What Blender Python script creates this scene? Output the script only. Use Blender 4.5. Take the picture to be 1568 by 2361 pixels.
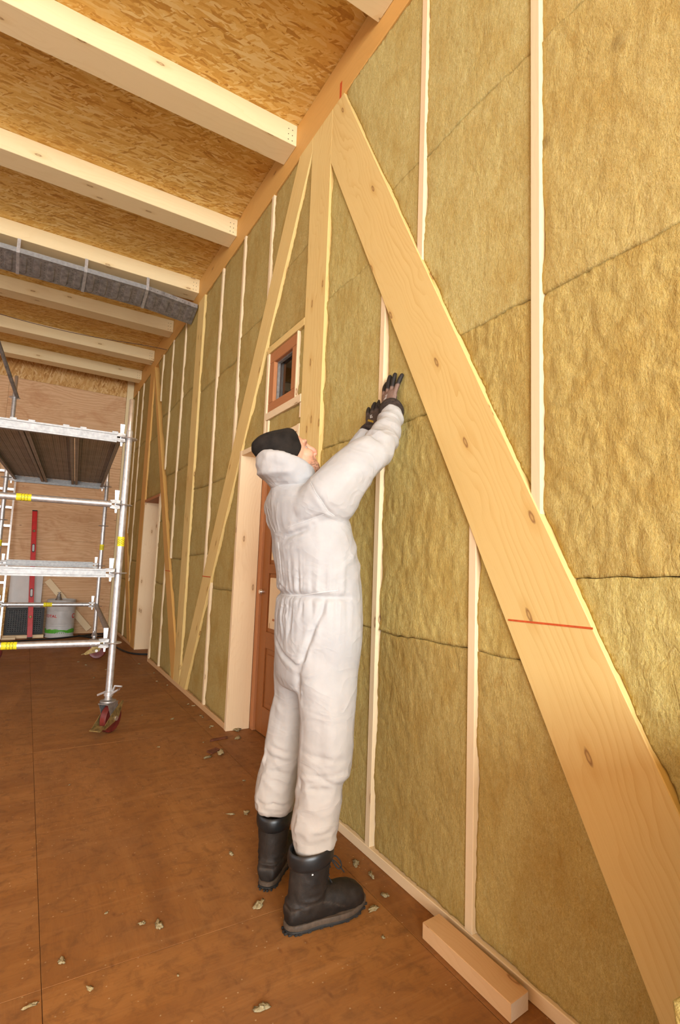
import bpy, bmesh, math, random
import numpy as np
from mathutils import Vector, Matrix
from mathutils.bvhtree import BVHTree

for _o in list(bpy.data.objects):
    bpy.data.objects.remove(_o)
SC = bpy.context.scene
COL = SC.collection
random.seed(7)
RNG = np.random.RandomState(7)

# ------------------------------------------------------------------ camera
CAM_H = 1.25
YAW, PITCH, ROLL, FPX = 0.54071, 0.10284, 0.037329, 1192.68
fwd = Vector((math.sin(YAW) * math.cos(PITCH), math.cos(YAW) * math.cos(PITCH), math.sin(PITCH)))
right0 = Vector((math.cos(YAW), -math.sin(YAW), 0))
up0 = right0.cross(fwd)
cam_r = right0 * math.cos(ROLL) + up0 * math.sin(ROLL)
cam_u = -right0 * math.sin(ROLL) + up0 * math.cos(ROLL)
cd = bpy.data.cameras.new('camera')
cd.sensor_fit = 'VERTICAL'
cd.sensor_height = 36.0
cd.lens = FPX / 2361.0 * 36.0
cd.clip_start = 0.02
cam = bpy.data.objects.new('camera', cd)
COL.objects.link(cam)
cam.matrix_world = Matrix(((cam_r.x, cam_u.x, -fwd.x, 0), (cam_r.y, cam_u.y, -fwd.y, 0),
                           (cam_r.z, cam_u.z, -fwd.z, CAM_H), (0, 0, 0, 1)))
SC.camera = cam

# ------------------------------------------------------------------ light
world = bpy.data.worlds.new('sky'); SC.world = world
world.use_nodes = True
wb = world.node_tree.nodes['Background']
wb.inputs[0].default_value = (0.80, 0.88, 1.0, 1)
wb.inputs[1].default_value = 1.0

def area(name, loc, target, sx, sy, power, color):
    ld = bpy.data.lights.new(name, 'AREA'); ld.shape = 'RECTANGLE'
    ld.size = sx; ld.size_y = sy; ld.energy = power; ld.color = color
    o = bpy.data.objects.new(name, ld); COL.objects.link(o)
    o.location = loc
    d = Vector(target) - Vector(loc)
    o.rotation_euler = d.to_track_quat('-Z', 'Y').to_euler()
    return o
# daylight through the big gateway behind the camera, and an added fill lamp for the right wall, set in the unseen left window band
area('gateway_daylight', (-1.3, -5.45, 2.25), (-0.6, 4.0, 2.1), 4.6, 2.9, 1150, (0.92, 0.98, 1.0))
area('wall_fill_light', (-4.40, 2.6, 2.2), (1.0, 2.8, 1.9), 6.0, 1.7, 64, (0.92, 0.98, 1.0))

vs = SC.view_settings
vs.view_transform = 'Standard'; vs.look = 'None'; vs.gamma = 1.0; vs.use_curve_mapping = False
vs.exposure = -0.28
SC.cycles.use_denoising = True
SC.cycles.max_bounces = 6
SC.cycles.diffuse_bounces = 3
SC.cycles.use_adaptive_sampling = True
SC.cycles.adaptive_threshold = 0.05
SC.cycles.adaptive_min_samples = 12
SC.cycles.sample_clamp_indirect = 6.0

# ------------------------------------------------------------------ noise
def _h(ix, iy, iz, s):
    n = (ix * 374761393 + iy * 668265263 + iz * 2147483647 + s * 1274126177) & 0xFFFFFFFF
    n = ((n ^ (n >> 13)) * 1274126177) & 0xFFFFFFFF
    n = (n ^ (n >> 16)) & 0xFFFFFFFF
    return n.astype(np.float64) / 4294967295.0
def vnoise(P, s=0):
    P = np.asarray(P, float)
    I = np.floor(P).astype(np.int64); F = P - I; F = F * F * (3 - 2 * F)
    r = 0
    for dx in (0, 1):
        wx = F[:, 0] if dx else 1 - F[:, 0]
        for dy in (0, 1):
            wy = F[:, 1] if dy else 1 - F[:, 1]
            for dz in (0, 1):
                wz = F[:, 2] if dz else 1 - F[:, 2]
                r = r + wx * wy * wz * _h(I[:, 0] + dx, I[:, 1] + dy, I[:, 2] + dz, s)
    return r * 2 - 1
def fbm(P, octv=4, s=0, gain=0.5):
    P = np.asarray(P, float); a = 1.0; r = 0; f = 1.0
    for i in range(octv):
        r = r + a * vnoise(P * f + i * 17.3, s + i); a *= gain; f *= 2.03
    return r

# ------------------------------------------------------------------ object helpers
def tag(o, label=None, cat=None, group=None, kind=None):
    if label: o['label'] = label
    if cat: o['category'] = cat
    if group: o['group'] = group
    if kind: o['kind'] = kind
    return o
def empty(name, loc=(0, 0, 0), rz=0.0, parent=None):
    o = bpy.data.objects.new(name, None); COL.objects.link(o)
    o.location = loc; o.rotation_euler = (0, 0, rz); o.empty_display_size = 0.1
    if parent: adopt(o, parent)
    return o
LOCAL = [False]          # when True, the coordinates given are those of the parent
def world_mat(o):
    if o.parent is None: return o.matrix_basis.copy()
    return world_mat(o.parent) @ o.matrix_parent_inverse @ o.matrix_basis
def adopt(o, parent):
    o.parent = parent
    if not LOCAL[0]: o.matrix_parent_inverse = world_mat(parent).inverted()
def link(name, me, parent=None, loc=None):
    o = bpy.data.objects.new(name, me); COL.objects.link(o)
    if loc is not None: o.location = loc
    if parent is not None: adopt(o, parent)
    return o
def set_uv(bm, g):
    g = Vector(g).normalized()
    uvl = bm.loops.layers.uv.verify()
    for i, f in enumerate(bm.faces):
        n = f.normal
        if abs(n.dot(g)) > 0.92:
            t = n.orthogonal().normalized(); w = n.cross(t)
            for l in f.loops:
                l[uvl].uv = (l.vert.co.dot(t) * 0.3, l.vert.co.dot(w))
        else:
            w = n.cross(g).normalized()
            k = 0.37 * round(n.x * 2 + n.y * 3 + n.z * 5)
            for l in f.loops:
                l[uvl].uv = (l.vert.co.dot(g), l.vert.co.dot(w) + k)
def finish(name, bm, mat, parent=None, grain=None, bevel=0.0, center=True, smooth=False, seg=1):
    if bevel > 0:
        bmesh.ops.bevel(bm, geom=list(bm.edges), offset=bevel, segments=seg, affect='EDGES', profile=0.5)
    bmesh.ops.recalc_face_normals(bm, faces=bm.faces)
    c = Vector((0, 0, 0))
    if center and len(bm.verts):
        lo = [min(v.co[i] for v in bm.verts) for i in range(3)]
        hi = [max(v.co[i] for v in bm.verts) for i in range(3)]
        c = Vector([(lo[i] + hi[i]) / 2 for i in range(3)]); c.z = lo[2]
        for v in bm.verts: v.co -= c
    bm.normal_update()
    set_uv(bm, grain or (1, 0, 0))
    me = bpy.data.meshes.new(name); bm.to_mesh(me); bm.free()
    if mat: me.materials.append(mat)
    if smooth:
        me.polygons.foreach_set('use_smooth', [True] * len(me.polygons))
    pl = Vector((0, 0, 0))
    return link(name, me, parent, c)
def add_box(bm, lo, hi):
    vs_ = [bm.verts.new((x, y, z)) for x in (lo[0], hi[0]) for y in (lo[1], hi[1]) for z in (lo[2], hi[2])]
    for f in ((0, 1, 3, 2), (4, 6, 7, 5), (0, 4, 5, 1), (2, 3, 7, 6), (0, 2, 6, 4), (1, 5, 7, 3)):
        bm.faces.new([vs_[i] for i in f])
    return vs_
def box(name, lo, hi, mat, parent=None, grain=None, bevel=0.0):
    bm = bmesh.new(); add_box(bm, lo, hi)
    if grain is None:
        d = [hi[i] - lo[i] for i in range(3)]; k = d.index(max(d)); grain = [0, 0, 0]; grain[k] = 1
    return finish(name, bm, mat, parent, grain, bevel)
def add_prism(bm, pts, ext):
    ext = Vector(ext)
    a = [bm.verts.new(p) for p in pts]; b = [bm.verts.new(Vector(p) + ext) for p in pts]
    n = len(pts)
    bm.faces.new(a); bm.faces.new(b[::-1])
    for i in range(n):
        bm.faces.new((a[i], b[i], b[(i + 1) % n], a[(i + 1) % n]))
def prism(name, pts, ext, mat, parent=None, grain=(0, 0, 1), bevel=0.0):
    bm = bmesh.new(); add_prism(bm, pts, ext)
    return finish(name, bm, mat, parent, grain, bevel)
def frame_of(d):
    d = Vector(d).normalized()
    t = d.orthogonal().normalized(); return t, d.cross(t)
def add_tube(bm, pts, r, seg=10, caps=True, closed=False):
    pts = [Vector(p) for p in pts]; n = len(pts)
    rr = r if isinstance(r, (list, tuple)) else [r] * n
    rings = []; t = None
    for i, p in enumerate(pts):
        if closed: d = pts[(i + 1) % n] - pts[i - 1]
        else: d = pts[min(i + 1, n - 1)] - pts[max(i - 1, 0)]
        d.normalize()
        if t is None: t = d.orthogonal().normalized()
        else:
            t = (t - d * t.dot(d))
            t = t.normalized() if t.length > 1e-6 else d.orthogonal().normalized()
        b = d.cross(t)
        rings.append([bm.verts.new(p + (t * math.cos(2 * math.pi * k / seg) + b * math.sin(2 * math.pi * k / seg)) * rr[i]) for k in range(seg)])
    for i in range(n if closed else n - 1):
        A, B = rings[i], rings[(i + 1) % n]
        for k in range(seg):
            bm.faces.new((A[k], A[(k + 1) % seg], B[(k + 1) % seg], B[k]))
    if caps and not closed:
        bm.faces.new(rings[0][::-1]); bm.faces.new(rings[-1])
def tube(name, pts, r, mat, parent=None, seg=10, closed=False, center=False):
    bm = bmesh.new(); add_tube(bm, pts, r, seg, True, closed)
    o = finish(name, bm, mat, parent, (1, 0, 0), 0, center)
    smooth_by_angle(o.data)
    return o
def smooth_by_angle(me, ang=40):
    me.polygons.foreach_set('use_smooth', [True] * len(me.polygons))
    bm = bmesh.new(); bm.from_mesh(me)
    for e in bm.edges:
        if len(e.link_faces) == 2 and e.calc_face_angle(0) > math.radians(ang): e.smooth = False
    bm.to_mesh(me); bm.free()
def add_loft(bm, rings, caps=True):
    R = [[bm.verts.new(p) for p in r] for r in rings]
    for A, B in zip(R[:-1], R[1:]):
        n = len(A)
        for k in range(n):
            bm.faces.new((A[k], A[(k + 1) % n], B[(k + 1) % n], B[k]))
    if caps:
        bm.faces.new(R[0][::-1]); bm.faces.new(R[-1])
def add_lathe(bm, prof, origin=(0, 0, 0), seg=32, axis='Z'):
    rings = []
    for r, z in prof:
        ring = []
        for k in range(seg):
            a = 2 * math.pi * k / seg
            ring.append((origin[0] + r * math.cos(a), origin[1] + r * math.sin(a), origin[2] + z))
        rings.append(ring)
    add_loft(bm, rings)
def obj_bm(name, bm, mat, parent=None, smooth=True, ang=40, center=False, grain=(1, 0, 0)):
    o = finish(name, bm, mat, parent, grain, 0, center)
    if smooth: smooth_by_angle(o.data, ang)
    return o

# ------------------------------------------------------------------ materials
class NT:
    def __init__(s, name):
        s.m = bpy.data.materials.new(name); s.m.use_nodes = True
        s.t = s.m.node_tree; s.t.nodes.clear()
        s.out = s.t.nodes.new('ShaderNodeOutputMaterial')
        s.b = s.t.nodes.new('ShaderNodeBsdfPrincipled')
        s.t.links.new(s.b.outputs[0], s.out.inputs[0])
    def put(s, sock, v):
        if hasattr(v, 'is_output') or isinstance(v, bpy.types.NodeSocket): s.t.links.new(v, sock)
        elif isinstance(v, (tuple, list)) and len(v) == 3 and sock.type == 'RGBA': sock.default_value = (*v, 1)
        else: sock.default_value = v
    def n(s, typ, ins=None, **props):
        nd = s.t.nodes.new('ShaderNode' + typ)
        for k, v in props.items(): setattr(nd, k, v)
        for k, v in (ins or {}).items(): s.put(nd.inputs[k], v)
        return nd
    def math(s, op, a, b=0.0, c=0.0, clamp=False):
        nd = s.n('Math', {0: a, 1: b, 2: c}, operation=op, use_clamp=clamp); return nd.outputs[0]
    def mix(s, f, a, b, blend='MIX'):
        nd = s.n('Mix', None, data_type='RGBA', blend_type=blend)
        s.put(nd.inputs[0], f); s.put(nd.inputs[6], a); s.put(nd.inputs[7], b); return nd.outputs[2]
    def ramp(s, f, stops, interp='LINEAR'):
        nd = s.n('ValToRGB', {0: f}); cr = nd.color_ramp; cr.interpolation = interp
        while len(cr.elements) < len(stops): cr.elements.new(0.5)
        for e, (p, c) in zip(cr.elements, stops):
            e.position = p; e.color = (*c, 1) if len(c) == 3 else c
        return nd.outputs[0]
    def rng(s, f, a, b, c=0.0, d=1.0):
        return s.n('MapRange', {0: f, 1: a, 2: b, 3: c, 4: d}).outputs[0]
    def noise(s, vec, scale, detail=4, rough=0.55, dist=0.0):
        return s.n('TexNoise', {'Vector': vec, 'Scale': scale, 'Detail': detail, 'Roughness': rough, 'Distortion': dist}).outputs[0]
    def mapping(s, vec, scale=(1, 1, 1), rot=(0, 0, 0), loc=(0, 0, 0)):
        return s.n('Mapping', {'Vector': vec, 'Scale': scale, 'Rotation': rot, 'Location': loc}).outputs[0]
    def rand_off(s, vec, k=37.0):
        oi = s.n('ObjectInfo'); m = s.math('MULTIPLY', oi.outputs['Random'], k)
        cx = s.n('CombineXYZ', {0: m, 1: s.math('MULTIPLY', m, 1.7), 2: s.math('MULTIPLY', m, 0.6)})
        return s.n('VectorMath', {0: vec, 1: cx.outputs[0]}, operation='ADD').outputs[0]
    def bump(s, h, strength, dist=0.01):
        s.t.links.new(s.n('Bump', {'Height': h, 'Strength': strength, 'Distance': dist}).outputs[0], s.b.inputs['Normal'])
    def done(s, color=None, rough=0.6, metal=0.0, spec=0.4):
        if color is not None: s.put(s.b.inputs['Base Color'], color)
        s.put(s.b.inputs['Roughness'], rough); s.put(s.b.inputs['Metallic'], metal)
        s.b.inputs['Specular IOR Level'].default_value = spec
        return s.m

def wood(name, light, dark, knotc=(0.22, 0.09, 0.03), ring=0.55, knots=0.3, rough=0.6, ringscale=20, fine=0.35, vary=0.12, glue=0.0):
    s = NT(name)
    uv = s.n('UVMap').outputs[0]
    uv = s.rand_off(uv)
    low = s.noise(s.mapping(uv, (1.3, 4.2, 1)), 1.0, 3, 0.5, 0.3)
    sep = s.n('SeparateXYZ', {0: uv})
    v2 = s.math('ADD', sep.outputs[1], s.math('MULTIPLY', s.math('SUBTRACT', low, 0.5), 0.34))
    vec = s.n('CombineXYZ', {0: s.math('MULTIPLY', sep.outputs[0], 0.16), 1: v2}).outputs[0]
    wv = s.n('TexWave', {'Vector': vec, 'Scale': ringscale, 'Distortion': 2.2, 'Detail': 2.0, 'Detail Scale': 0.5}, wave_type='BANDS', bands_direction='Y', wave_profile='SAW').outputs['Fac']
    fi = s.noise(s.mapping(uv, (3.5, 300, 1)), 1.0, 3, 0.65)
    mask = s.noise(s.mapping(uv, (1.2, 9, 1)), 1.0, 2, 0.5)
    rings = s.math('MULTIPLY', s.math('POWER', wv, 3.0), s.rng(mask, 0.35, 0.65, 0.15, 1.0))
    f = s.math('ADD', s.math('MULTIPLY', rings, ring), s.math('MULTIPLY', s.math('SUBTRACT', fi, 0.45), fine), clamp=True)
    col = s.mix(f, light, dark)
    patch = s.noise(s.mapping(uv, (0.7, 2.5, 1)), 1.0, 3, 0.5)
    col = s.mix(s.rng(patch, 0.3, 0.75, 0.0, vary * 2), col, dark)
    vo = s.n('TexVoronoi', {'Vector': s.mapping(uv, (2.6, 8.0, 1)), 'Scale': 1.0}, voronoi_dimensions='2D')
    rc = s.n('SeparateColor', {0: vo.outputs['Color']}).outputs[0]
    on = s.math('LESS_THAN', rc, knots)
    kd = s.math('ADD', vo.outputs['Distance'], s.math('MULTIPLY', s.math('SUBTRACT', s.noise(uv, 60, 2), 0.5), 0.03))
    km = s.math('MULTIPLY', s.rng(kd, 0.045, 0.075, 1, 0), on)
    ke = s.math('MULTIPLY', s.rng(kd, 0.02, 0.05, 0.35, 1.0), km)
    halo = s.math('MULTIPLY', s.rng(kd, 0.06, 0.22, 0.5, 0), on)
    col = s.mix(halo, col, dark)
    col = s.mix(s.math('MULTIPLY', ke, 0.85), col, knotc)
    if glue > 0:
        gb = s.n('TexWave', {'Vector': s.n('CombineXYZ', {1: sep.outputs[1]}).outputs[0], 'Scale': glue}, bands_direction='Y', wave_profile='SAW').outputs['Fac']
        col = s.mix(s.math('MULTIPLY', s.math('GREATER_THAN', gb, 0.985), 0.35), col, dark)
    return s.done(col, rough, 0, 0.3)

def osb(name, tones, along=(1.0, 0.0), scale=1.0, coord='Object', rough=0.65, dirt=0.0):
    s = NT(name)
    base = s.rand_off(s.n('UVMap').outputs[0])
    dn = s.n('TexNoise', {'Vector': base, 'Scale': 9.0 * scale, 'Detail': 2.0}).outputs['Color']
    warp = s.n('VectorMath', {0: dn, 1: (0.5, 0.5, 0.5)}, operation='SUBTRACT').outputs[0]
    warp = s.n('VectorMath', {0: warp, 'Scale': 0.03 / scale}, operation='SCALE').outputs[0]
    vec = s.n('VectorMath', {0: base, 1: warp}, operation='ADD').outputs[0]
    a0 = math.atan2(along[1], along[0])
    vals = []
    for i, (da, sx, sy) in enumerate(((0.25, 9, 50), (-0.35, 11, 62), (0.75, 13, 66), (-0.05, 8, 44))):
        mp = s.mapping(vec, (sx * scale, sy * scale, 1), (0, 0, 0), (i * 3.1, i * 7.7, 0))
        rt = s.n('VectorRotate', {'Vector': vec, 'Angle': -(a0 + da)}, rotation_type='Z_AXIS').outputs[0]
        mp = s.mapping(rt, (sx * scale, sy * scale, 1), (0, 0, 0), (i * 3.1, i * 7.7, 0))
        vo = s.n('TexVoronoi', {'Vector': mp, 'Scale': 1.0}, voronoi_dimensions='2D')
        sc_ = s.n('SeparateColor', {0: vo.outputs['Color']})
        vals.append((sc_.outputs[0], sc_.outputs[1], vo.outputs['Distance']))
    tone = vals[0][0]; edge = vals[0][2]
    for i in (1, 2, 3):
        m = s.math('GREATER_THAN', vals[i][1], (0.45, 0.62, 0.6)[i - 1])
        nd = s.n('Mix', {0: m, 2: tone, 3: vals[i][0]}, data_type='FLOAT'); tone = nd.outputs[0]
        nd = s.n('Mix', {0: m, 2: edge, 3: vals[i][2]}, data_type='FLOAT'); edge = nd.outputs[0]
    fib = s.noise(s.mapping(vec, (60, 60, 60)), 1.0, 3, 0.6)
    t2 = s.math('ADD', s.math('MULTIPLY', tone, 0.8), s.math('MULTIPLY', fib, 0.25), clamp=True)
    col = s.ramp(t2, [(0.05, tones[0]), (0.3, tones[1]), (0.62, tones[2]), (0.95, tones[3])])
    big = s.noise(base, 1.3, 3, 0.5)
    col = s.mix(s.rng(big, 0.35, 0.7, 0.0, 0.35), col, tones[1])
    if dirt > 0:
        dd = s.noise(base, 3.5, 6, 0.65)
        col = s.mix(s.math('MULTIPLY', s.rng(dd, 0.5, 0.72), dirt), col, (0.10, 0.05, 0.02))
    s.bump(fib, 0.12, 0.002)
    return s.done(col, rough, 0, 0.3)

def plain(name, color, rough=0.5, metal=0.0, var=0.15, nscale=14.0, spec=0.4, bump=0.0, bscale=60.0):
    s = NT(name)
    co = s.n('TexCoord').outputs['Object']
    nz = s.noise(co, nscale, 5, 0.6)
    dark = tuple(c * (1 - var * 2) for c in color)
    lite = tuple(min(1, c * (1 + var)) for c in color)
    col = s.mix(s.rng(nz, 0.3, 0.7), dark, lite)
    if bump > 0: s.bump(s.noise(co, bscale, 3, 0.6), bump, 0.004)
    return s.done(col, rough, metal, spec)

M = {}
M['beam'] = wood('spruce_beam', (0.85, 0.69, 0.41), (0.70, 0.49, 0.21), ring=0.22, knots=0.30, fine=0.2, ringscale=8, vary=0.06)
M['glulam'] = wood('glulam_larch', (0.80, 0.595, 0.245), (0.63, 0.37, 0.10), ring=0.50, knots=0.40, fine=0.55, ringscale=11, vary=0.16)
M['plate'] = wood('top_plate_timber', (0.72, 0.40, 0.115), (0.57, 0.28, 0.065), ring=0.3, knots=0.15, fine=0.2, ringscale=7)
M['stud'] = wood('planed_stud', (0.84, 0.66, 0.42), (0.70, 0.47, 0.25), ring=0.3, knots=0.25, fine=0.25, ringscale=12, vary=0.06)
M['lining'] = wood('pale_lining_board', (0.86, 0.66, 0.42), (0.70, 0.45, 0.22), ring=0.3, knots=0.35, fine=0.2, ringscale=14, vary=0.08, glue=3.5)
M['redwood'] = wood('reddish_frame_timber', (0.48, 0.20, 0.08), (0.34, 0.12, 0.04), ring=0.35, knots=0.0, fine=0.3)
M['doorwood'] = wood('varnished_door_timber', (0.36, 0.13, 0.035), (0.20, 0.06, 0.015), ring=0.4, knots=0.05, fine=0.4, rough=0.45)
M['offcut'] = wood('planed_offcut', (0.70, 0.45, 0.23), (0.55, 0.28, 0.11), ring=0.3, knots=0.35, fine=0.25, vary=0.2)
M['endgrain'] = wood('pale_end_grain', (0.80, 0.66, 0.50), (0.66, 0.48, 0.32), ring=0.3, knots=0.0)
M['osb_ceiling'] = osb('osb_ceiling', [(0.38, 0.165, 0.028), (0.64, 0.35, 0.072), (0.78, 0.50, 0.145), (0.86, 0.65, 0.29)], (1, 0.1), 1.25)
M['osb'] = osb('osb_sheet', [(0.34, 0.15, 0.035), (0.54, 0.28, 0.08), (0.66, 0.39, 0.14), (0.78, 0.54, 0.26)], (0.2, 1))

def floor_mat():
    s = NT('dusty_floor_panel')
    uv = s.rand_off(s.n('UVMap').outputs[0])
    g = s.n('NewGeometry').outputs['Position']
    a = s.noise(s.mapping(uv, (1.2, 6, 1)), 1.0, 5, 0.6, 0.4)
    b = s.noise(g, 2.2, 4, 0.65)
    c = s.noise(s.mapping(uv, (14, 160, 1)), 1.0, 2, 0.6)
    col = s.ramp(a, [(0.25, (0.23, 0.088, 0.022)), (0.5, (0.31, 0.128, 0.033)), (0.75, (0.38, 0.168, 0.048))])
    col = s.mix(s.rng(b, 0.45, 0.75, 0, 0.6), col, (0.25, 0.115, 0.042))
    col = s.mix(s.rng(c, 0.5, 0.8, 0, 0.4), col, (0.22, 0.08, 0.02))
    sp = s.n('TexVoronoi', {'Vector': g, 'Scale': 19.0, 'Randomness': 1.0}, voronoi_dimensions='2D')
    rc = s.n('SeparateColor', {0: sp.outputs['Color']}).outputs[0]
    m = s.math('MULTIPLY', s.math('LESS_THAN', rc, 0.09), s.rng(s.math('ADD', sp.outputs['Distance'], s.math('MULTIPLY', s.noise(g, 90, 3, 0.6), 0.22)), 0.10, 0.16, 1, 0))
    col = s.mix(s.math('MULTIPLY', m, 0.6), col, (0.60, 0.42, 0.22))
    sp2 = s.n('TexVoronoi', {'Vector': s.mapping(g, (1, 1, 1), (0, 0, 0.6)), 'Scale': 70.0}, voronoi_dimensions='2D')
    rc2 = s.n('SeparateColor', {0: sp2.outputs['Color']}).outputs[0]
    m2 = s.math('MULTIPLY', s.math('LESS_THAN', rc2, 0.03), s.rng(sp2.outputs['Distance'], 0.1, 0.22, 1, 0))
    col = s.mix(s.math('MULTIPLY', m2, 0.55), col, (0.62, 0.46, 0.26))
    mt = s.noise(g, 16.0, 5, 0.7, 0.6)
    col = s.mix(s.rng(mt, 0.48, 0.72, 0, 0.75), col, (0.17, 0.07, 0.022))
    sc1 = s.noise(s.mapping(g, (1.5, 22, 1), (0, 0, 0.35)), 1.0, 4, 0.6, 0.5)
    col = s.mix(s.rng(sc1, 0.56, 0.75, 0, 0.4), col, (0.42, 0.20, 0.07))
    sc2 = s.noise(s.mapping(g, (2.5, 30, 1), (0, 0, -0.9)), 1.0, 3, 0.6, 0.4)
    col = s.mix(s.rng(sc2, 0.60, 0.78, 0, 0.6), col, (0.18, 0.075, 0.025))
    dk = s.n('TexVoronoi', {'Vector': s.mapping(g, (1, 0.5, 1), (0, 0, -0.5)), 'Scale': 11.0}, voronoi_dimensions='2D')
    rc3 = s.n('SeparateColor', {0: dk.outputs['Color']}).outputs[0]
    m3 = s.math('MULTIPLY', s.math('LESS_THAN', rc3, 0.22), s.rng(dk.outputs['Distance'], 0.02, 0.09, 1, 0))
    col = s.mix(s.math('MULTIPLY', m3, 0.55), col, (0.14, 0.05, 0.015))
    s.bump(c, 0.10, 0.003)
    return s.done(col, s.rng(b, 0.3, 0.7, 0.5, 0.75), 0, 0.35)
M['floor'] = floor_mat()

def ply_mat():
    s = NT('raw_plywood')
    uv = s.rand_off(s.n('UVMap').outputs[0])
    low = s.noise(s.mapping(uv, (0.8, 2.6, 1)), 1.0, 4, 0.6, 0.8)
    sep = s.n('SeparateXYZ', {0: uv})
    v2 = s.math('ADD', sep.outputs[1], s.math('MULTIPLY', low, 0.35))
    wv = s.n('TexWave', {'Vector': s.n('CombineXYZ', {0: s.math('MULTIPLY', sep.outputs[0], 0.15), 1: v2}).outputs[0], 'Scale': 7.0, 'Distortion': 4.0, 'Detail': 3.0}, bands_direction='Y').outputs['Fac']
    fi = s.noise(s.mapping(uv, (4, 90, 1)), 1.0, 3, 0.6)
    f = s.math('ADD', s.math('MULTIPLY', wv, 0.35), s.math('MULTIPLY', fi, 0.5), clamp=True)
    col = s.ramp(f, [(0.1, (0.60, 0.33, 0.16)), (0.5, (0.70, 0.43, 0.23)), (0.9, (0.78, 0.52, 0.31))])
    pt = s.noise(uv, 2.4, 5, 0.65, 1.0)
    col = s.mix(s.rng(pt, 0.52, 0.70, 0, 0.55), col, (0.50, 0.22, 0.085))
    vo = s.n('TexVoronoi', {'Vector': s.mapping(uv, (2.2, 5.5, 1)), 'Scale': 1.0}, voronoi_dimensions='2D')
    rc = s.n('SeparateColor', {0: vo.outputs['Color']}).outputs[0]
    km = s.math('MULTIPLY', s.math('LESS_THAN', rc, 0.18), s.rng(s.math('ADD', vo.outputs['Distance'], s.math('MULTIPLY', pt, 0.12)), 0.07, 0.11, 1, 0))
    col = s.mix(s.math('MULTIPLY', km, 0.7), col, (0.13, 0.05, 0.02))
    return s.done(col, 0.6, 0, 0.3)
M['ply'] = ply_mat()

def wool_mat():
    s = NT('mineral_wool')
    oi = s.n('ObjectInfo')
    co = s.rand_off(s.n('TexCoord').outputs['Object'])
    st = s.noise(s.mapping(co, (150, 150, 70)), 1.0, 3, 0.7, 0.5)
    bl = s.noise(s.mapping(co, (5, 5, 3.6)), 1.0, 3, 0.62, 0.5)
    mid = s.noise(s.mapping(co, (34, 34, 19)), 1.0, 2, 0.6, 0.7)
    col = s.ramp(st, [(0.2, (0.37, 0.268, 0.085)), (0.42, (0.44, 0.338, 0.122)), (0.6, (0.49, 0.390, 0.158)), (0.82, (0.57, 0.48, 0.25))])
    col = s.mix(s.rng(bl, 0.44, 0.70, 0, 0.60), col, (0.38, 0.248, 0.065))
    col = s.mix(s.rng(mid, 0.56, 0.8, 0, 0.4), col, (0.545, 0.465, 0.22))
    col = s.mix(s.rng(mid, 0.2, 0.38, 0.4, 0), col, (0.32, 0.185, 0.042))
    crk = s.noise(s.mapping(co, (15, 15, 8)), 1.0, 2, 0.6, 0.9)
    crk = s.math('SUBTRACT', 1.0, s.math('MULTIPLY', s.math('ABSOLUTE', s.math('SUBTRACT', crk, 0.5)), 14.0), clamp=True)
    cmask = s.rng(s.noise(co, 4.0, 2), 0.45, 0.6)
    crk = s.math('MULTIPLY', crk, cmask)
    ds = s.n('TexVoronoi', {'Vector': s.mapping(co, (3.0, 3.0, 2.4)), 'Scale': 1.0})
    rc = s.n('SeparateColor', {0: ds.outputs['Color']}).outputs[0]
    dm = s.math('MULTIPLY', s.math('LESS_THAN', rc, 0.12), s.rng(s.math('ADD', ds.outputs['Distance'], s.math('MULTIPLY', mid, 0.12)), 0.09, 0.15, 1, 0))
    col = s.mix(s.math('MULTIPLY', dm, 0.45), col, (0.16, 0.10, 0.035))
    gr = s.rng(s.noise(s.mapping(co, (480, 480, 260)), 1.0, 1, 0.5), 0.25, 0.75, 0.84, 1.18)
    col = s.mix(1.0, col, s.n('CombineXYZ', {0: gr, 1: gr, 2: gr}).outputs[0], 'MULTIPLY')
    col = s.mix(1.0, col, oi.outputs['Color'], 'MULTIPLY')
    hgt = s.math('SUBTRACT', s.math('ADD', s.math('MULTIPLY', st, 0.9), s.math('MULTIPLY', mid, 1.1)), s.math('MULTIPLY', crk, 0.35))
    s.bump(hgt, s.math('MULTIPLY', oi.outputs['Alpha'], 0.36), 0.009)
    return s.done(col, 0.95, 0, 0.1)
M['wool'] = wool_mat()

M['galv'] = plain('galvanised_steel', (0.70, 0.70, 0.70), 0.40, 0.75, 0.14, 30, bump=0.03)
M['galv_dark'] = plain('dull_galvanised_steel', (0.36, 0.34, 0.32), 0.5, 0.75, 0.2, 25)
M['alu'] = plain('aluminium', (0.80, 0.79, 0.78), 0.3, 0.9, 0.08, 30)
M['zinc_flat'] = plain('zinc_bearer', (0.37, 0.37, 0.365), 0.5, 0.5, 0.12, 40, bump=0.05)
M['wheel'] = plain('dark_red_wheel', (0.16, 0.022, 0.016), 0.4, 0, 0.2, 18)
M['brass'] = plain('yellowed_zinc', (0.36, 0.25, 0.09), 0.5, 0.6, 0.3, 30)
M['yellow'] = plain('yellow_sticker', (0.85, 0.72, 0.02), 0.5, 0, 0.1, 60)
M['ink'] = plain('black_ink', (0.05, 0.045, 0.03), 0.6, 0, 0.05)
M['redpaint'] = plain('red_level_paint', (0.62, 0.014, 0.010), 0.4, 0, 0.08, 20)
M['redline'] = plain('red_marker', (0.62, 0.10, 0.02), 0.7, 0, 0.1, 60)
M['blackplastic'] = plain('black_plastic', (0.030, 0.028, 0.026), 0.55, 0, 0.2, 30)
M['rubber'] = plain('black_rubber', (0.018, 0.018, 0.018), 0.6, 0, 0.2, 40)
M['whiteboard'] = plain('white_panel', (0.72, 0.69, 0.66), 0.55, 0, 0.03, 6)
M['drum'] = plain('light_grey_drum_paint', (0.58, 0.565, 0.55), 0.35, 0.0, 0.06, 9)
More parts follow.
